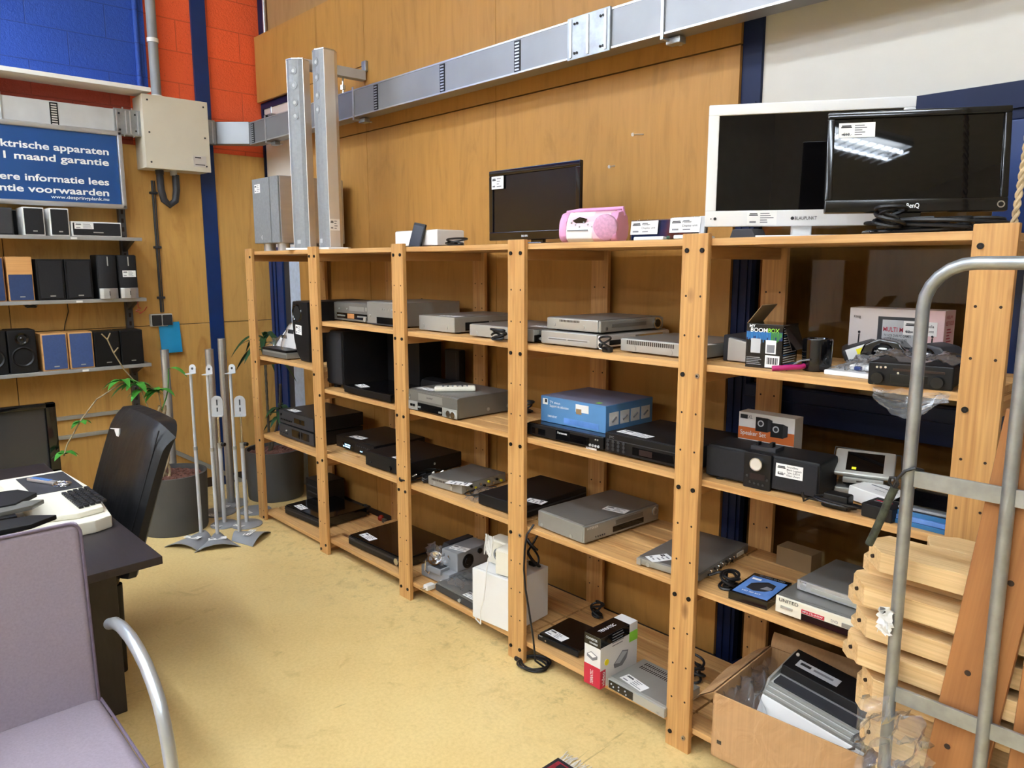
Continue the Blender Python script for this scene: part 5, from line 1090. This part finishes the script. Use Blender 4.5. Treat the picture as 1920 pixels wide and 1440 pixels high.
for k in range(3): obj('rail', MB().box(.002, .062+.014*k, .095+.009*k, .333, .072+.014*k, .106+.009*k, 'silver_light', .001), mc)
obj('black_cover', MB().prism([(.145, .12), (.25, .12), (.25, .165), (.16, .155)], .006, .33, 'black_satin', 'yz', .003), mc)
obj('window', MB().box(.012, .104, .119, .324, .142, .128, 'charcoal', .001), mc); obj('trim_line', MB().box(.008, .142, .126, .328, .147, .131, 'aluminium', .001), mc)
for x in (-.006, .333): obj('end_plate', MB().prism([(.06, .06), (.25, .06), (.25, .15), (.10, .13)], x, x+.008, 'silver_light', 'yz', .001), mc)
m = MB(); m.M = Matrix.Translation((.04, .178, .1605)) @ Matrix.Rotation(.11, 4, 'X'); m.box(0, 0, 0, .14, .030, .001, 'grey_light'); m.box(.01, .012, .001, .045, .022, .0014, 'ink'); m.box(.055, .012, .001, .12, .02, .0014, 'ink_grey'); obj('name_plate', m, mc)
obj('knob', MB().ball((.022, .222, .166), .006, 'white_gloss', 12), mc)
m = MB(); m.M = Matrix.Translation((.20, .026, .045)) @ Matrix.Rotation(math.radians(-32), 4, 'X'); m.box(0, -.006, 0, .028, .004, .026, 'rubber', .005); obj('switch', m, mc)
bxg = D('game_box', 'dark game box with blue and red letter squares behind the cardboard box', 'box', (3.56, .375), z, .28, .08, .17, 'bark_dark', 0, None, .002, 0, 'carton')
bxg.p('red_print', 'f', .02, .10, .12, .16, .001, 'box_red', 0)
for k in range(3): bxg.p('letter_square', 'f', .09+.055*k, .05, .135+.055*k, .115, .0014, 'white_paper', 0); bxg.p('letter_inset', 'f', .096+.055*k, .056, .129+.055*k, .109, .0018, 'navy_print' if k != 1 else 'box_red', 0)
# ------------------------------------------------------------------ right: roll cage, timber, boards
cy_ = -.335
rc = thing('roll_cage', 'galvanised tubular roll cage standing in front of the right end of the rack', 'roll cage', (3.974, cy_, 0))
P_ = [(0, 0, z) for z in (.12, .5, 1.0, 1.40, 1.54)]+[(.09-.09*math.cos(t*PI/12), 0, 1.54+.09*math.sin(t*PI/12)) for t in range(1, 7)]+[(.3, 0, 1.63), (.8, 0, 1.63)]
obj('frame_tube', MB().tube(P_, .0130, 'galvanised', 14), rc)
obj('upright_tube', MB().cyl((.183, 0, .12), (.183, 0, 1.63), .0130, 'galvanised', 14), rc)
for x in (.40, .62, .80): obj('upright_tube', MB().cyl((x, 0, .12), (x, 0, 1.63), .0130, 'galvanised', 14), rc)
obj('crossbar', MB().box(.008, -.004, 1.165, .183, .004, 1.200, 'galvanised', .001), rc)
obj('crossbar', MB().box(.005, -.004, .675, .80, .004, .710, 'galvanised', .001), rc)
obj('crossbar', MB().box(.19, -.004, 1.165, .80, .004, 1.200, 'galvanised', .001), rc)
obj('base_rail', MB().box(-.013, -.02, .11, .81, .02, .14, 'galvanised', .003), rc)
for x in (.06, .74): obj('castor', MB().cyl((x, -.012, .045), (x, .012, .045), .045, 'rubber', 24).box(x-.015, -.018, .045, x+.015, .018, .115, 'galvanised', .003), rc)
o = thing('elastic_strap', 'patterned elastic strap hooked over the left tube of the roll cage', 'strap', (3.967, cy_, 1.18))
obj('band', MB().tube([(-.012, -.018, -.02), (-.022, -.02, -.05), (-.032, -.018, -.085), (-.045, -.016, -.125), (-.058, -.012, -.16)], .0085, 'camo_cord', 10), o)
obj('hook', MB().tube([(.03, .012, .02), (.022, -.014, .028), (.006, -.019, .020), (-.008, -.020, .0), (-.015, -.020, -.02), (-.024, -.02, -.012), (-.022, -.02, .0), (-.012, -.02, .002), (-.006, -.02, -.01), (-.012, -.02, -.024)], .0035, 'cable_black', 8), o)
def beam(x0, y0, wd, z0, z1, label, point=True):
    m = MB()
    if point: m.prism([(x0+.050, y0), (4.54, y0), (4.54, y0+wd), (x0+.022, y0+wd), (x0, y0+wd*.62), (x0+.004, y0+wd*.42)], z0, z1, 'timber', 'xy', .0012)
    else: m.prism([(x0+.024, y0), (4.52, y0), (4.52, y0+wd), (x0, y0+wd), (x0, y0+wd*.3)], z0, z1, 'timber', 'xy', .0012)
    m.cyl((x0+.022, y0+wd*.2-.001, (z0+z1)/2), (x0+.03, y0+wd*.3, (z0+z1)/2), .0045, 'hole_dark', 10)
    tag(obj('timber_beam', m, smooth=False), label, 'timber', 'stacked timber beams')
ORD = ('topmost', 'second', 'third', 'fourth', 'fifth', 'sixth', 'seventh', 'eighth', 'ninth')
xs = (3.862, 3.838, 3.846, 3.836, 3.872, 3.89, 3.93, 3.90, 3.88)
zs = (.985, .902, .823, .757, .684, .560, .478, .36, .25)
for k in range(9):
    zn = zs[k+1] if k < 8 else .14
    y0 = (-.285, -.300, -.292, -.305, -.296, -.30, -.29, -.30, -.30)[k]
    beam(xs[k], y0, .125, zs[k]-.047, zs[k], ('pale pointed timber plank, topmost of the stack behind the roll cage' if k == 0 else ORD[k]+' pointed timber plank from the top of the stack behind the roll cage'))
    beam(xs[k]-.020, y0+.060, .09, zn+.0005, zs[k]-.0475, 'blunt timber spacer directly under the '+ORD[k]+' plank of the stack', False)
m = MB(); m.box(3.90, -.29, 0, 4.50, -.10, .139, 'timber', .003); tag(obj('timber_sleeper', m), 'thick timber sleeper at the foot of the timber stack', 'timber')
m = MB(); m.prism([(3.97, -.155), (4.54, -.155), (4.54, -.055), (4.0, -.055), (3.945, -.09)], .940, .986, 'timber', 'xy', .003); tag(obj('timber_beam', m), 'pale pointed timber plank lying behind the topmost one, level with it', 'timber', 'stacked timber beams')
m = MB(); m.box(3.98, -.125, 0, 4.5, -.055, .939, 'timber', .003); tag(obj('timber_baulk', m), 'tall squared timber baulk standing at the back of the timber stack', 'timber')
def board(name, label, xb, xt, y, w, t, z1, colr, holes, tiltx=0):
    o = thing(name, label, 'board', (xb, y, 0), 0, None, (tiltx, math.atan2(xt-xb, z1)))
    m = MB(); m.box(0, 0, 0, w, t, z1, colr, .003); obj('plank', m, o)
    for u, v in holes: obj('bolt_hole', MB().cyl((u, .001, v), (u, -.0006, v), .0085, 'board_orange', 16).cyl((u, .0, v), (u, -.0012, v), .0062, 'hole_dark', 16), o)
board('leaning_board', 'orange brown drilled board leaning upright against the timber stack', 3.992, 4.135, -.322, .112, .018, 1.36, 'board_orange', [(.075, 1.02), (.04, .80), (.035, .62), (.045, .46), (.08, .40), (.06, 1.2)])
board('leaning_board', 'knotted plank standing at the right photo edge behind the roll cage', 4.18, 4.215, -.315, .10, .02, 1.12, 'board_orange', [(.03, .86), (.06, .5)])
bg = thing('plastic_bag', 'crumpled clear plastic bag caught on the lower crossbar beside the cardboard box', 'bag', (3.93, -.36, .50))
crumple('bag', lambda a, b: (.0+.14*a, -.03+.03*math.sin(PI*a), .19-.19*b-.03*a), 9, 11, amp=.03, seed=21, parent=bg)
o = thing('plastic_tape', 'scrap of white plastic tape stuck on the left tube of the cage', 'tape', (3.965, -.355, .86))
crumple('tape', lambda a, b: (-.02+.03*a, 0, .03-.06*b), 3, 5, 'white_plastic', amp=.010, seed=22, parent=o)

# ------------------------------------------------------------------ left foreground: desk and what is on it
dk = thing('desk', 'dark brown black desk behind the mauve armchair', 'desk', (0, 0, 0))
obj('desk_top', MB().prism([(2.130, -1.27), (.58, -1.285), (.58, -2.08), (2.17, -2.08)], .694, .72, 'desk_black', 'xy', .002), dk)
obj('leg_panel', MB().box(1.665, -2.0, 0, 1.70, -1.30, .693, 'desk_black', .003), dk); obj('leg_panel', MB().box(.78, -2.0, 0, .815, -1.285, .693, 'desk_black', .003), dk); obj('modesty_panel', MB().box(.82, -1.95, .30, 1.66, -1.925, .693, 'desk_black', .003), dk)
obj('white_bracket', MB().box(1.86, -1.56, .60, 1.91, -1.50, .693, 'white_plastic', .004).box(1.875, -1.562, .605, 1.912, -1.51, .63, 'grey_plastic'), dk)
hc = thing('home_computer', 'beige vintage home computer with black keys on the dark desk', 'computer', (1.05, -1.578, .72), math.radians(1))
obj('case', MB().prism([(0, .0), (.68, .0), (.70, .02), (.70, .04), (.60, .06), (.0, .085)], 0, .27, 'cream', 'xz', .006).v and MB().prism([(0, 0), (.66, 0), (.715, .10), (.715, .20), (.69, .26), (.36, .30), (0, .29)], .0, .045, 'cream', 'xy', .006).prism([(0, .04), (.62, .04), (.66, .16), (.64, .25), (.34, .285), (0, .27)], .045, .066, 'cream', 'xy', .006), hc)
m = MB()
for j in range(5):
    for i in range(11): m.box(.36+.0215*i+.006*j, .258-.020*j, .066, .378+.0215*i+.006*j, .274-.020*j, .076, 'tan_keys', .003)
obj('keyboard', m, hc)
obj('tray_well', MB().box(.04, .10, .066, .33, .265, .0685, 'charcoal', .001), hc)
pn = thing('pen_clip', 'silver and blue pocket knife lying with paper clips in the tray of the beige computer', 'tool', (1.24, -1.40, .789), math.radians(25))
obj('body', MB().box(-.10, -.012, 0, .05, .012, .014, 'aluminium', .004), pn); obj('inset', MB().box(-.08, -.009, .014, .02, .009, .0155, 'case_blue'), pn)
obj('clips', MB().tube(cable_path((.085, 0, .004), .03, .018, 7, .008, 5), .0012, 'chrome', 5), pn)
wd = thing('book_stand', 'black angular folding stand lying across the beige computer on the desk', 'stand', (1.885, -2.13, .787), math.radians(90))
obj('front_plate', MB().prism([(-.1, .0), (.56, .0), (.64, .05), (.58, .10), (.3, .135), (-.1, .14)], .030, .046, 'black_satin', 'xy', .003), wd)
obj('rear_plate', MB().prism([(-.1, .25), (.40, .23), (.56, .24), (.64, .33), (.60, .42), (.35, .47), (-.1, .47)], .040, .056, 'black_satin', 'xy', .003), wd)
obj('grey_bar', MB().prism([(-.1, .14), (.40, .165), (.60, .20), (.645, .25), (.55, .29), (.36, .215), (-.1, .20)], .034, .05, 'silver_dark', 'xy', .003), wd); obj('support', MB().box(.35, .16, .0, .55, .44, .036, 'black_plastic', .003), wd); obj('front_support', MB().box(-.05, .01, -.066, .2, .12, .03, 'black_plastic', .003), wd)

tvc = thing('low_cabinet', 'low black cabinet under the dark television at the left edge', 'cabinet', (-.62, -1.95, 0)); obj('body', MB().box(0, 0, 0, .34, .94, .40, 'black_satin', .006), tvc); obj('door', MB().box(.338, .02, .03, .345, .92, .38, 'black_plastic', .002), tvc)
tv = thing('television', 'dark flat television reflecting grey, standing behind the desk at the left edge', 'television', (-.33, -1.90, .40))
obj('housing', MB().box(-.08, .03, .02, .0, .83, .44, 'black_plastic', .02), tv)
m = MB()
for y0, z0, y1, z1 in ((0, .03, .86, .075), (0, .425, .86, .455), (0, .03, .045, .455), (.805, .03, .86, .455)): m.box(-.01, y0, z0, .03, y1, z1, 'black_gloss', .006)
obj('frame', m, tv); obj('screen', MB().box(.0, .04, .07, .008, .81, .43, 'screen_reflected_grey'), tv); obj('stand', MB().box(-.12, .25, 0, .06, .6, .02, 'black_plastic', .004).box(-.05, .38, .018, -.01, .48, .06, 'black_plastic', .004), tv)

# black leather chair
lc = thing('leather_chair', 'black leather chair with white tag pushed under the far side of the desk', 'chair', (.80, -1.25, 0))
def backsurf():
    m = MB(); N, K = 28, 24
    def fr(a, b):
        x = .64*a; e = (1-min(1, min(a, 1-a)*7))**2; t = (1-min(1, (1-b)*7))**2
        z = .40+.60*b-.05*e*b**5-.012*(2*a-1)**2*b**3; y = .02+.19*b-.022*math.sin(PI*a)*math.sin(PI*b)+.035*e+.03*t; return (x, y, z)
    def bk(a, b): x, y, z = fr(1-a, b); e = (1-min(1, min(a, 1-a)*7))**2; return (x, .02+.19*b+.095-.03*e, z)
    m.grid(fr, N, K, 'leather'); m.grid(bk, N, K, 'leather')
    f0 = [fr(0, j/K) for j in range(K+1)]; b0 = [bk(1, j/K) for j in range(K+1)]; f1 = [fr(1, j/K) for j in range(K+1)]; b1 = [bk(0, j/K) for j in range(K+1)]
    for f, b, fl in ((f0, b0, 0), (f1, b1, 1)):
        n = K+1; m.add(f+b, [((j, j+1, n+j+1, n+j) if fl else (j, n+j, n+j+1, j+1)) for j in range(K)], 'leather')
    ft = [fr(i/N, 1) for i in range(N+1)]; bt = [bk(1-i/N, 1) for i in range(N+1)]; n = N+1
    m.add(ft+bt, [(i, i+1, n+i+1, n+i) for i in range(N)], 'leather'); return m
obj('backrest', backsurf(), lc, ang=75)
obj('seam', MB().tube([(.612, .03+.19*b, .40+.57*b) for b in [k/14 for k in range(15)]], .003, 'black_satin', 6), lc)
obj('seat', MB().box(.02, -.46, .36, .62, .04, .46, 'leather', .035, 3), lc)
for x in (.06, .58):
    for y in (-.42, .02): obj('leg', MB().cyl((x, y, 0), (x, y, .37), .022, 'black_satin', 12, .028), lc)
obj('tag', MB().prism([(.10, .905), (.24, .925), (.225, .885), (.12, .890)], 0.175, .181, 'white_paper', 'xz').prism([(.20, .915), (.27, .93), (.245, .865)], .165, .171, 'white_paper', 'xz'), lc)

# mauve armchair
ac = thing('armchair', 'mauve upholstered armchair with silver tube arms in the left foreground', 'chair', (2.36, -1.80, 0))
def pad(prof, y0, y1, thick): pass
m = MB()
m.M = Matrix.Translation((.0, .0, .43)) @ Matrix.Rotation(math.radians(-4), 4, 'Y'); m.box(0, -.245, 0, .038, .262, .525, 'purple_fabric', .022, 4); obj('backrest', m, ac, ang=60)
m = MB(); m.M = Matrix.Translation((.0, .0, .43)) @ Matrix.Rotation(math.radians(-4), 4, 'Y')
def rr(y0, y1, z0, z1, x, r=.03, n=6):
    P = []
    for cy, cz, a0 in ((y1-r, z1-r, 0), (y0+r, z1-r, PI/2), (y0+r, z0+r, PI), (y1-r, z0+r, 1.5*PI)): P += [(x, cy+r*math.cos(a0+k*PI/2/n), cz+r*math.sin(a0+k*PI/2/n)) for k in range(n+1)]
    return P
m.tube(rr(-.244, .261, .0, .524, .036), .004, 'purple_piping', 8, True); obj('piping', m, ac)
m = MB(); m.M = Matrix.Translation((.015, 0, .41)) @ Matrix.Rotation(math.radians(1), 4, 'Y'); m.box(0, -.25, 0, .47, .268, .06, 'purple_fabric', .028, 4); obj('seat', m, ac, ang=60)
m = MB(); m.tube([(.03, .266, .462), (.15, .268, .46), (.42, .268, .455), (.47, .25, .452), (.482, .20, .452), (.482, -.2, .452)], .004, 'purple_piping', 8); obj('piping', m, ac)
for s_y in (.30, -.285):
    P_ = [(.045, s_y, .672), (.10, s_y, .695), (.16, s_y, .706), (.23, s_y, .705), (.29, s_y, .694), (.345, s_y, .676), (.39, s_y, .648), (.425, s_y, .615), (.448, s_y, .575), (.465, s_y, .53), (.482, s_y, .46), (.495, s_y, .38), (.505, s_y, .25), (.51, s_y, .02), (.51, s_y, .0)]
    obj('arm', MB().tube(P_, .0155, 'arm_silver', 16), ac)
    obj('arm_bracket', MB().cyl((.478, s_y*.85, .432), (.489, s_y, .432), .011, 'arm_silver', 12), ac)
    obj('leg', MB().tube([(.51, s_y, .016), (.49, s_y, .0155), (.3, s_y, .0155), (-.06, s_y, .0155)], .0155, 'arm_silver', 14), ac)
obj('paper_tag', MB().box(.085, .264, .395, .12, .27, .42, 'white_paper', .002), ac)

# ------------------------------------------------------------------ plants
def leafmb(mb, base, dirv, L, W, droop, m, up=(0, 0, 1), n=6):
    b, d = Vector(base), Vector(dirv).normalized(); side = d.cross(Vector(up)); side = side.normalized() if side.length > 1e-3 else Vector((1, 0, 0)); upv = side.cross(d)
    vs = []
    for i in range(n+1):
        t = i/n; c = b+d*(L*t)+Vector((0, 0, -droop*L*t*t)); w = W*math.sin(PI*min(1, .06+t*.94))**.75*(1-.25*t)
        vs += [tuple(c-side*w+upv*w*.25), tuple(c), tuple(c+side*w+upv*w*.25)]
    fs = []
    for i in range(n): fs += [(3*i, 3*i+1, 3*i+4, 3*i+3), (3*i+1, 3*i+2, 3*i+5, 3*i+4)]
    mb.add(vs, fs, m)
def potbody(name, o, r, h):
    obj('pot', MB().lathe([(0, 0), (r*.93, 0), (r*.95, .012), (r, h-.02), (r, h), (r-.016, h), (r-.018, h-.03), (r*.9, h-.045), (0, h-.045)], 'pot_grey', 48), o)
    m = MB(); q = random.Random(5)
    m.lathe([(0, h-.030), (r-.019, h-.034)], 'clay_pebbles', 40)
    for k in range(420):
        a = q.random()*6.283; rr_ = (r-.03)*math.sqrt(q.random()); s_ = .006+.006*q.random()
        m.box(rr_*math.cos(a)-s_, rr_*math.sin(a)-s_, h-.036, rr_*math.cos(a)+s_, rr_*math.sin(a)+s_*.8, h-.026+s_*.5, 'clay_pebbles', .003, 1)
    g = obj('clay_granules', m, o); g['kind'] = 'stuff'
p1 = thing('potted_plant', 'round grey pot with twisted stems and green leaves beside the leather chair', 'plant', (-.215, -.47, 0))
potbody('pot', p1, .205, .36)
m = MB()
for ph in (0, 2.1, 4.2): m.tube([(.02*math.cos(ph+t*.55)*(1-.02*t), -.03+.02*math.sin(ph+t*.55), .31+.026*t) for t in range(19)], .0085, 'bark', 8)
obj('trunk', m, p1)
m = MB(); tw = [[(0, -.03, .76), (0, -.04, .86), (.01, -.09, .90), (.01, -.16, .93), (.0, -.24, .94)], [(.0, -.16, .93), (-.01, -.22, 1.02), (.0, -.27, 1.12), (.01, -.30, 1.20)], [(0, -.24, .94), (0, -.38, .86), (.0, -.47, .75), (0, -.55, .62), (.0, -.57, .56)], [(0, -.08, .55), (.01, -.10, .75), (.0, -.15, .93)], [(.0, -.27, 1.12), (.02, -.25, 1.15)], [(.01, -.30, 1.20), (.02, -.33, 1.235)], [(.01, -.30, 1.2), (.0, -.28, 1.235)]]
for q in tw: m.tube(q, .004, 'bark', 6)
obj('branch', m, p1)
rl = random.Random(11)
for c, n, L in (((0, -.04, .87), 6, .11), ((0, -.17, .92), 8, .13), ((.0, -.24, .95), 6, .12), ((0, -.12, .88), 6, .12), ((0, -.56, .57), 6, .09), ((0, -.47, .74), 4, .07), ((.02, .02, 1.0), 1, .13)):
    m = MB()
    for k in range(n):
        a = 6.283*k/n+rl.random(); leafmb(m, c, (math.cos(a)*.6, math.sin(a), .25+.35*rl.random()), L*(.8+.4*rl.random()), .024+.010*rl.random(), .8, 'leaf_green')
    obj('leaf_cluster', m, p1, ang=80)
m = MB(); m.tube([(.0, .015, .87), (.01, .02, .95), (.02, .02, 1.0)], .003, 'leaf_green', 6); m.tube([(0, -.03, .75), (0, .0, .82), (.0, .015, .87)], .004, 'leaf_green', 6); obj('green_stem', m, p1)
p2 = thing('potted_plant', 'round grey pot with slender palm like plant behind the first rack post', 'plant', (-.42, .30, 0))
potbody('pot', p2, .20, .345)
m = MB(); st = [(-.03, -.02, .30+.03*t) for t in range(26)]; m.tube(st, .009, 'bark_dark', 8, rs=[.0105 if t % 2 else .0085 for t in range(26)]); obj('trunk', m, p2)
m = MB(); m.tube([(-.03, -.01, .32), (.0, .03, .5), (.02, .05, .62), (.03, .055, .80)], .010, 'bark_dark', 8); obj('trunk', m, p2)
for cz, n, L, cx_, cy2, sp in ((1.10, 17, .27, -.03, -.02, .22), (.60, 15, .17, .02, .05, .16)):
    m = MB()
    for k in range(n):
        a = 6.283*k*.381966; el = rl.random()
        dy = math.sin(a); dy = min(dy, .45); leafmb(m, (cx_, cy2, cz-.12*(k/n)+.04), (math.cos(a), dy*.9, .55-.5*(k/n)+.3*el), L*(.7+.4*rl.random()), .020+.006*rl.random(), .9, 'leaf_dark', n=8)
    obj('leaf_crown', m, p2, ang=80)

# ------------------------------------------------------------------ speaker stands
def bracket_L(o, z, rot):
    m = MB(); m.M = Matrix.Translation((0, 0, z)) @ Matrix.Rotation(rot, 4, 'Z'); m.box(-.022, -.022, 0, .022, .022, .004, 'grey_light', .001); m.box(-.022, .018, 0, .022, .022, .032, 'grey_light', .001); m.cyl((-.0, .020, .032), (0, .024, .032), .022, 'grey_light', 20); m.cyl((0, .0175, .03), (0, .024, .03), .007, 'charcoal', 12); obj('bracket', m, o)
def wing_stand(label, x, y, dx, dy, L, Wn, Wf, h):
    a = math.atan2(dy, dx)
    o = thing('speaker_stand', label, 'speaker stand', (x, y, 0), a)
    m = MB(); N = 10
    def top(u, v):
        w = (Wn+(Wf-Wn)*u)*(v-.5); arch = .045*(1-(2*v-1)**2); return (-.03+L*u, w, .004+arch*(1-.25*u))
    m.grid(top, 8, N, 'grey_plastic'); m.grid(lambda u, v: (lambda q: (q[0], q[1], q[2]-.004))(top(u, 1-v)), 8, N, 'grey_plastic')
    E = [top(i/8, 0) for i in range(9)]+[top(1, j/N) for j in range(1, N+1)]+[top(1-i/8, 1) for i in range(1, 9)]+[top(0, 1-j/N) for j in range(1, N)]
    n = len(E); m.add(E+[(q[0], q[1], q[2]-.004) for q in E], [(i, n+i, n+(i+1) % n, (i+1) % n) for i in range(n)], 'grey_plastic'); obj('base', m, o, ang=60)
    obj('pole', MB().cyl((0, 0, .04), (0, 0, h*.55), .0105, 'grey_light', 14).cyl((0, 0, h*.55), (0, 0, h*.57), .012, 'silver', 14).cyl((0, 0, h*.57), (0, 0, h), .0085, 'grey_light', 14), o)
    bracket_L(o, h, -a+.6)
    m = MB(); m.M = Matrix.Translation((L*.38, -.0, .0415)) @ Matrix.Rotation(PI/2, 4, 'Z') @ Matrix.Translation((-.05, -.02, 0)); sticker_mb(m, .10, .042, 60); obj('price_sticker', m, o)
wing_stand('grey speaker stand with flared arched foot, left one of the front three', .11, -.43, .10, -.17, .20, .10, .24, 1.0)
wing_stand('grey speaker stand with flared arched foot, middle one of the front three', .205, -.37, .15, -.06, .18, .09, .25, 1.0)
wing_stand('grey speaker stand with flared arched foot turned right, nearest the rack', .25, -.255, .12, .10, .17, .09, .24, 1.0)
def round_stand(label, x, y, h, rb, stk=True):
    o = thing('speaker_stand', label, 'speaker stand', (x, y, 0))
    obj('base', MB().lathe([(0, 0), (rb, 0), (rb, .006), (rb*.85, .014), (.02, .02), (0, .02)], 'grey_plastic', 40), o); obj('pole', MB().cyl((0, 0, .018), (0, 0, h*.6), .0125, 'grey_light', 14).cyl((0, 0, h*.6), (0, 0, h*.64), .015, 'silver', 14).cyl((0, 0, h*.64), (0, 0, h-.12), .007, 'chrome', 12), o)
    m = MB(); m.M = Matrix.Translation((0, 0, h-.13)) @ Matrix.Rotation(math.radians(55), 4, 'Z')
    R_ = .034; out = [(-R_, 0), (R_, 0)]+[(R_*math.cos(k*PI/10), .095+R_*math.sin(k*PI/10)) for k in range(11)]
    m.prism(out, -.006, .0, 'grey_light', 'xz', .001); m.box(-.034, -.03, 0, .034, 0, .006, 'grey_light', .001); m.box(-.004, -.0075, .07, .004, -.0058, .105, 'charcoal'); m.box(-.004, -.0075, .03, .004, -.0058, .055, 'charcoal'); obj('bracket', m, o)
    obj('clamp_knob', MB().cyl((0.012, .01, h*.63), (.03, .02, h*.63), .012, 'black_plastic', 12), o)
    m = MB(); m.M = Matrix.Translation((.0, -.09, .0155)) @ Matrix.Rotation(.4, 4, 'Z'); sticker_mb(m, .07, .035, 61); 
    if stk: obj('price_sticker', m, o)
round_stand('speaker stand with oval bracket and round foot, among the thick silver columns', -.05, -.225, .83, .085)
round_stand('speaker stand with oval bracket and round foot, in front of the first rack post', .04, -.12, .83, .095)
def pillar(label, x, y, h, rb, r=.026, stk=True):
    o = thing('speaker_column', label, 'speaker stand', (x, y, 0)); obj('base', MB().lathe([(0, 0), (rb, 0), (rb, .006), (rb*.9, .012), (0, .013)], 'grey_plastic', 44), o); obj('pole', MB().cyl((0, 0, .012), (0, 0, h), r, 'aluminium', 24).lathe([(r, h), (r*.8, h), (r*.78, h-.02)], 'grey_plastic', 24), o)
    if stk:
        m = MB(); m.M = Matrix.Translation((.03, -.11, .0138)) @ Matrix.Rotation(.5, 4, 'Z'); sticker_mb(m, .08, .04, 62); obj('price_sticker', m, o)
pillar('thick silver column stand behind the round plant pot', -.66, -.315, 1.07, .13, stk=False)
pillar('thick silver column stand, left of the two in front of the blue stripe', -.31, -.155, 1.09, .105)
pillar('thick silver column stand, right of the two in front of the blue stripe', -.44, -.02, 1.14, .11)
o = thing('round_base', 'loose round grey stand foot on the floor behind the first rack post', 'stand foot', (-.185, .035, 0)); obj('plate', MB().lathe([(0, 0), (.105, 0), (.105, .006), (.095, .012), (0, .013)], 'grey_plastic', 44), o); m = MB(); m.M = Matrix.Translation((-.0, -.08, .0138)); sticker_mb(m, .07, .035, 63); obj('price_sticker', m, o)
o = thing('rug', 'red and black patterned rug corner with white fringe at the bottom edge', 'rug', (2.966, -.335, 0), math.radians(-90))
m = MB(); m.box(0, 0, 0, .9, .55, .008, 'rug_black', .002); m.box(.014, .014, .008, .88, .53, .0092, 'rug_red')
for k in range(5): m.box(.02, .03+.06*k, .0092, .045, .06+.06*k, .0097, 'navy_print' if k % 2 else 'rug_black')
m.box(.06, .06, .0092, .84, .50, .0096, 'rug_black'); m.box(.075, .075, .0096, .83, .48, .0099, 'rug_red'); obj('pile', m, o)
m = MB(); q = random.Random(9)
for k in range(150):
    y = .005+.54*k/150; a = q.uniform(-.5, .5); L = .035+.02*q.random(); m.tube([(0+.002, y, .005), (-L*.5, y+L*.3*a, .006), (-L, y+L*.8*a, .002)], .0014, 'rug_fringe', 4)
fr = obj('fringe', m, o); fr['kind'] = 'stuff'
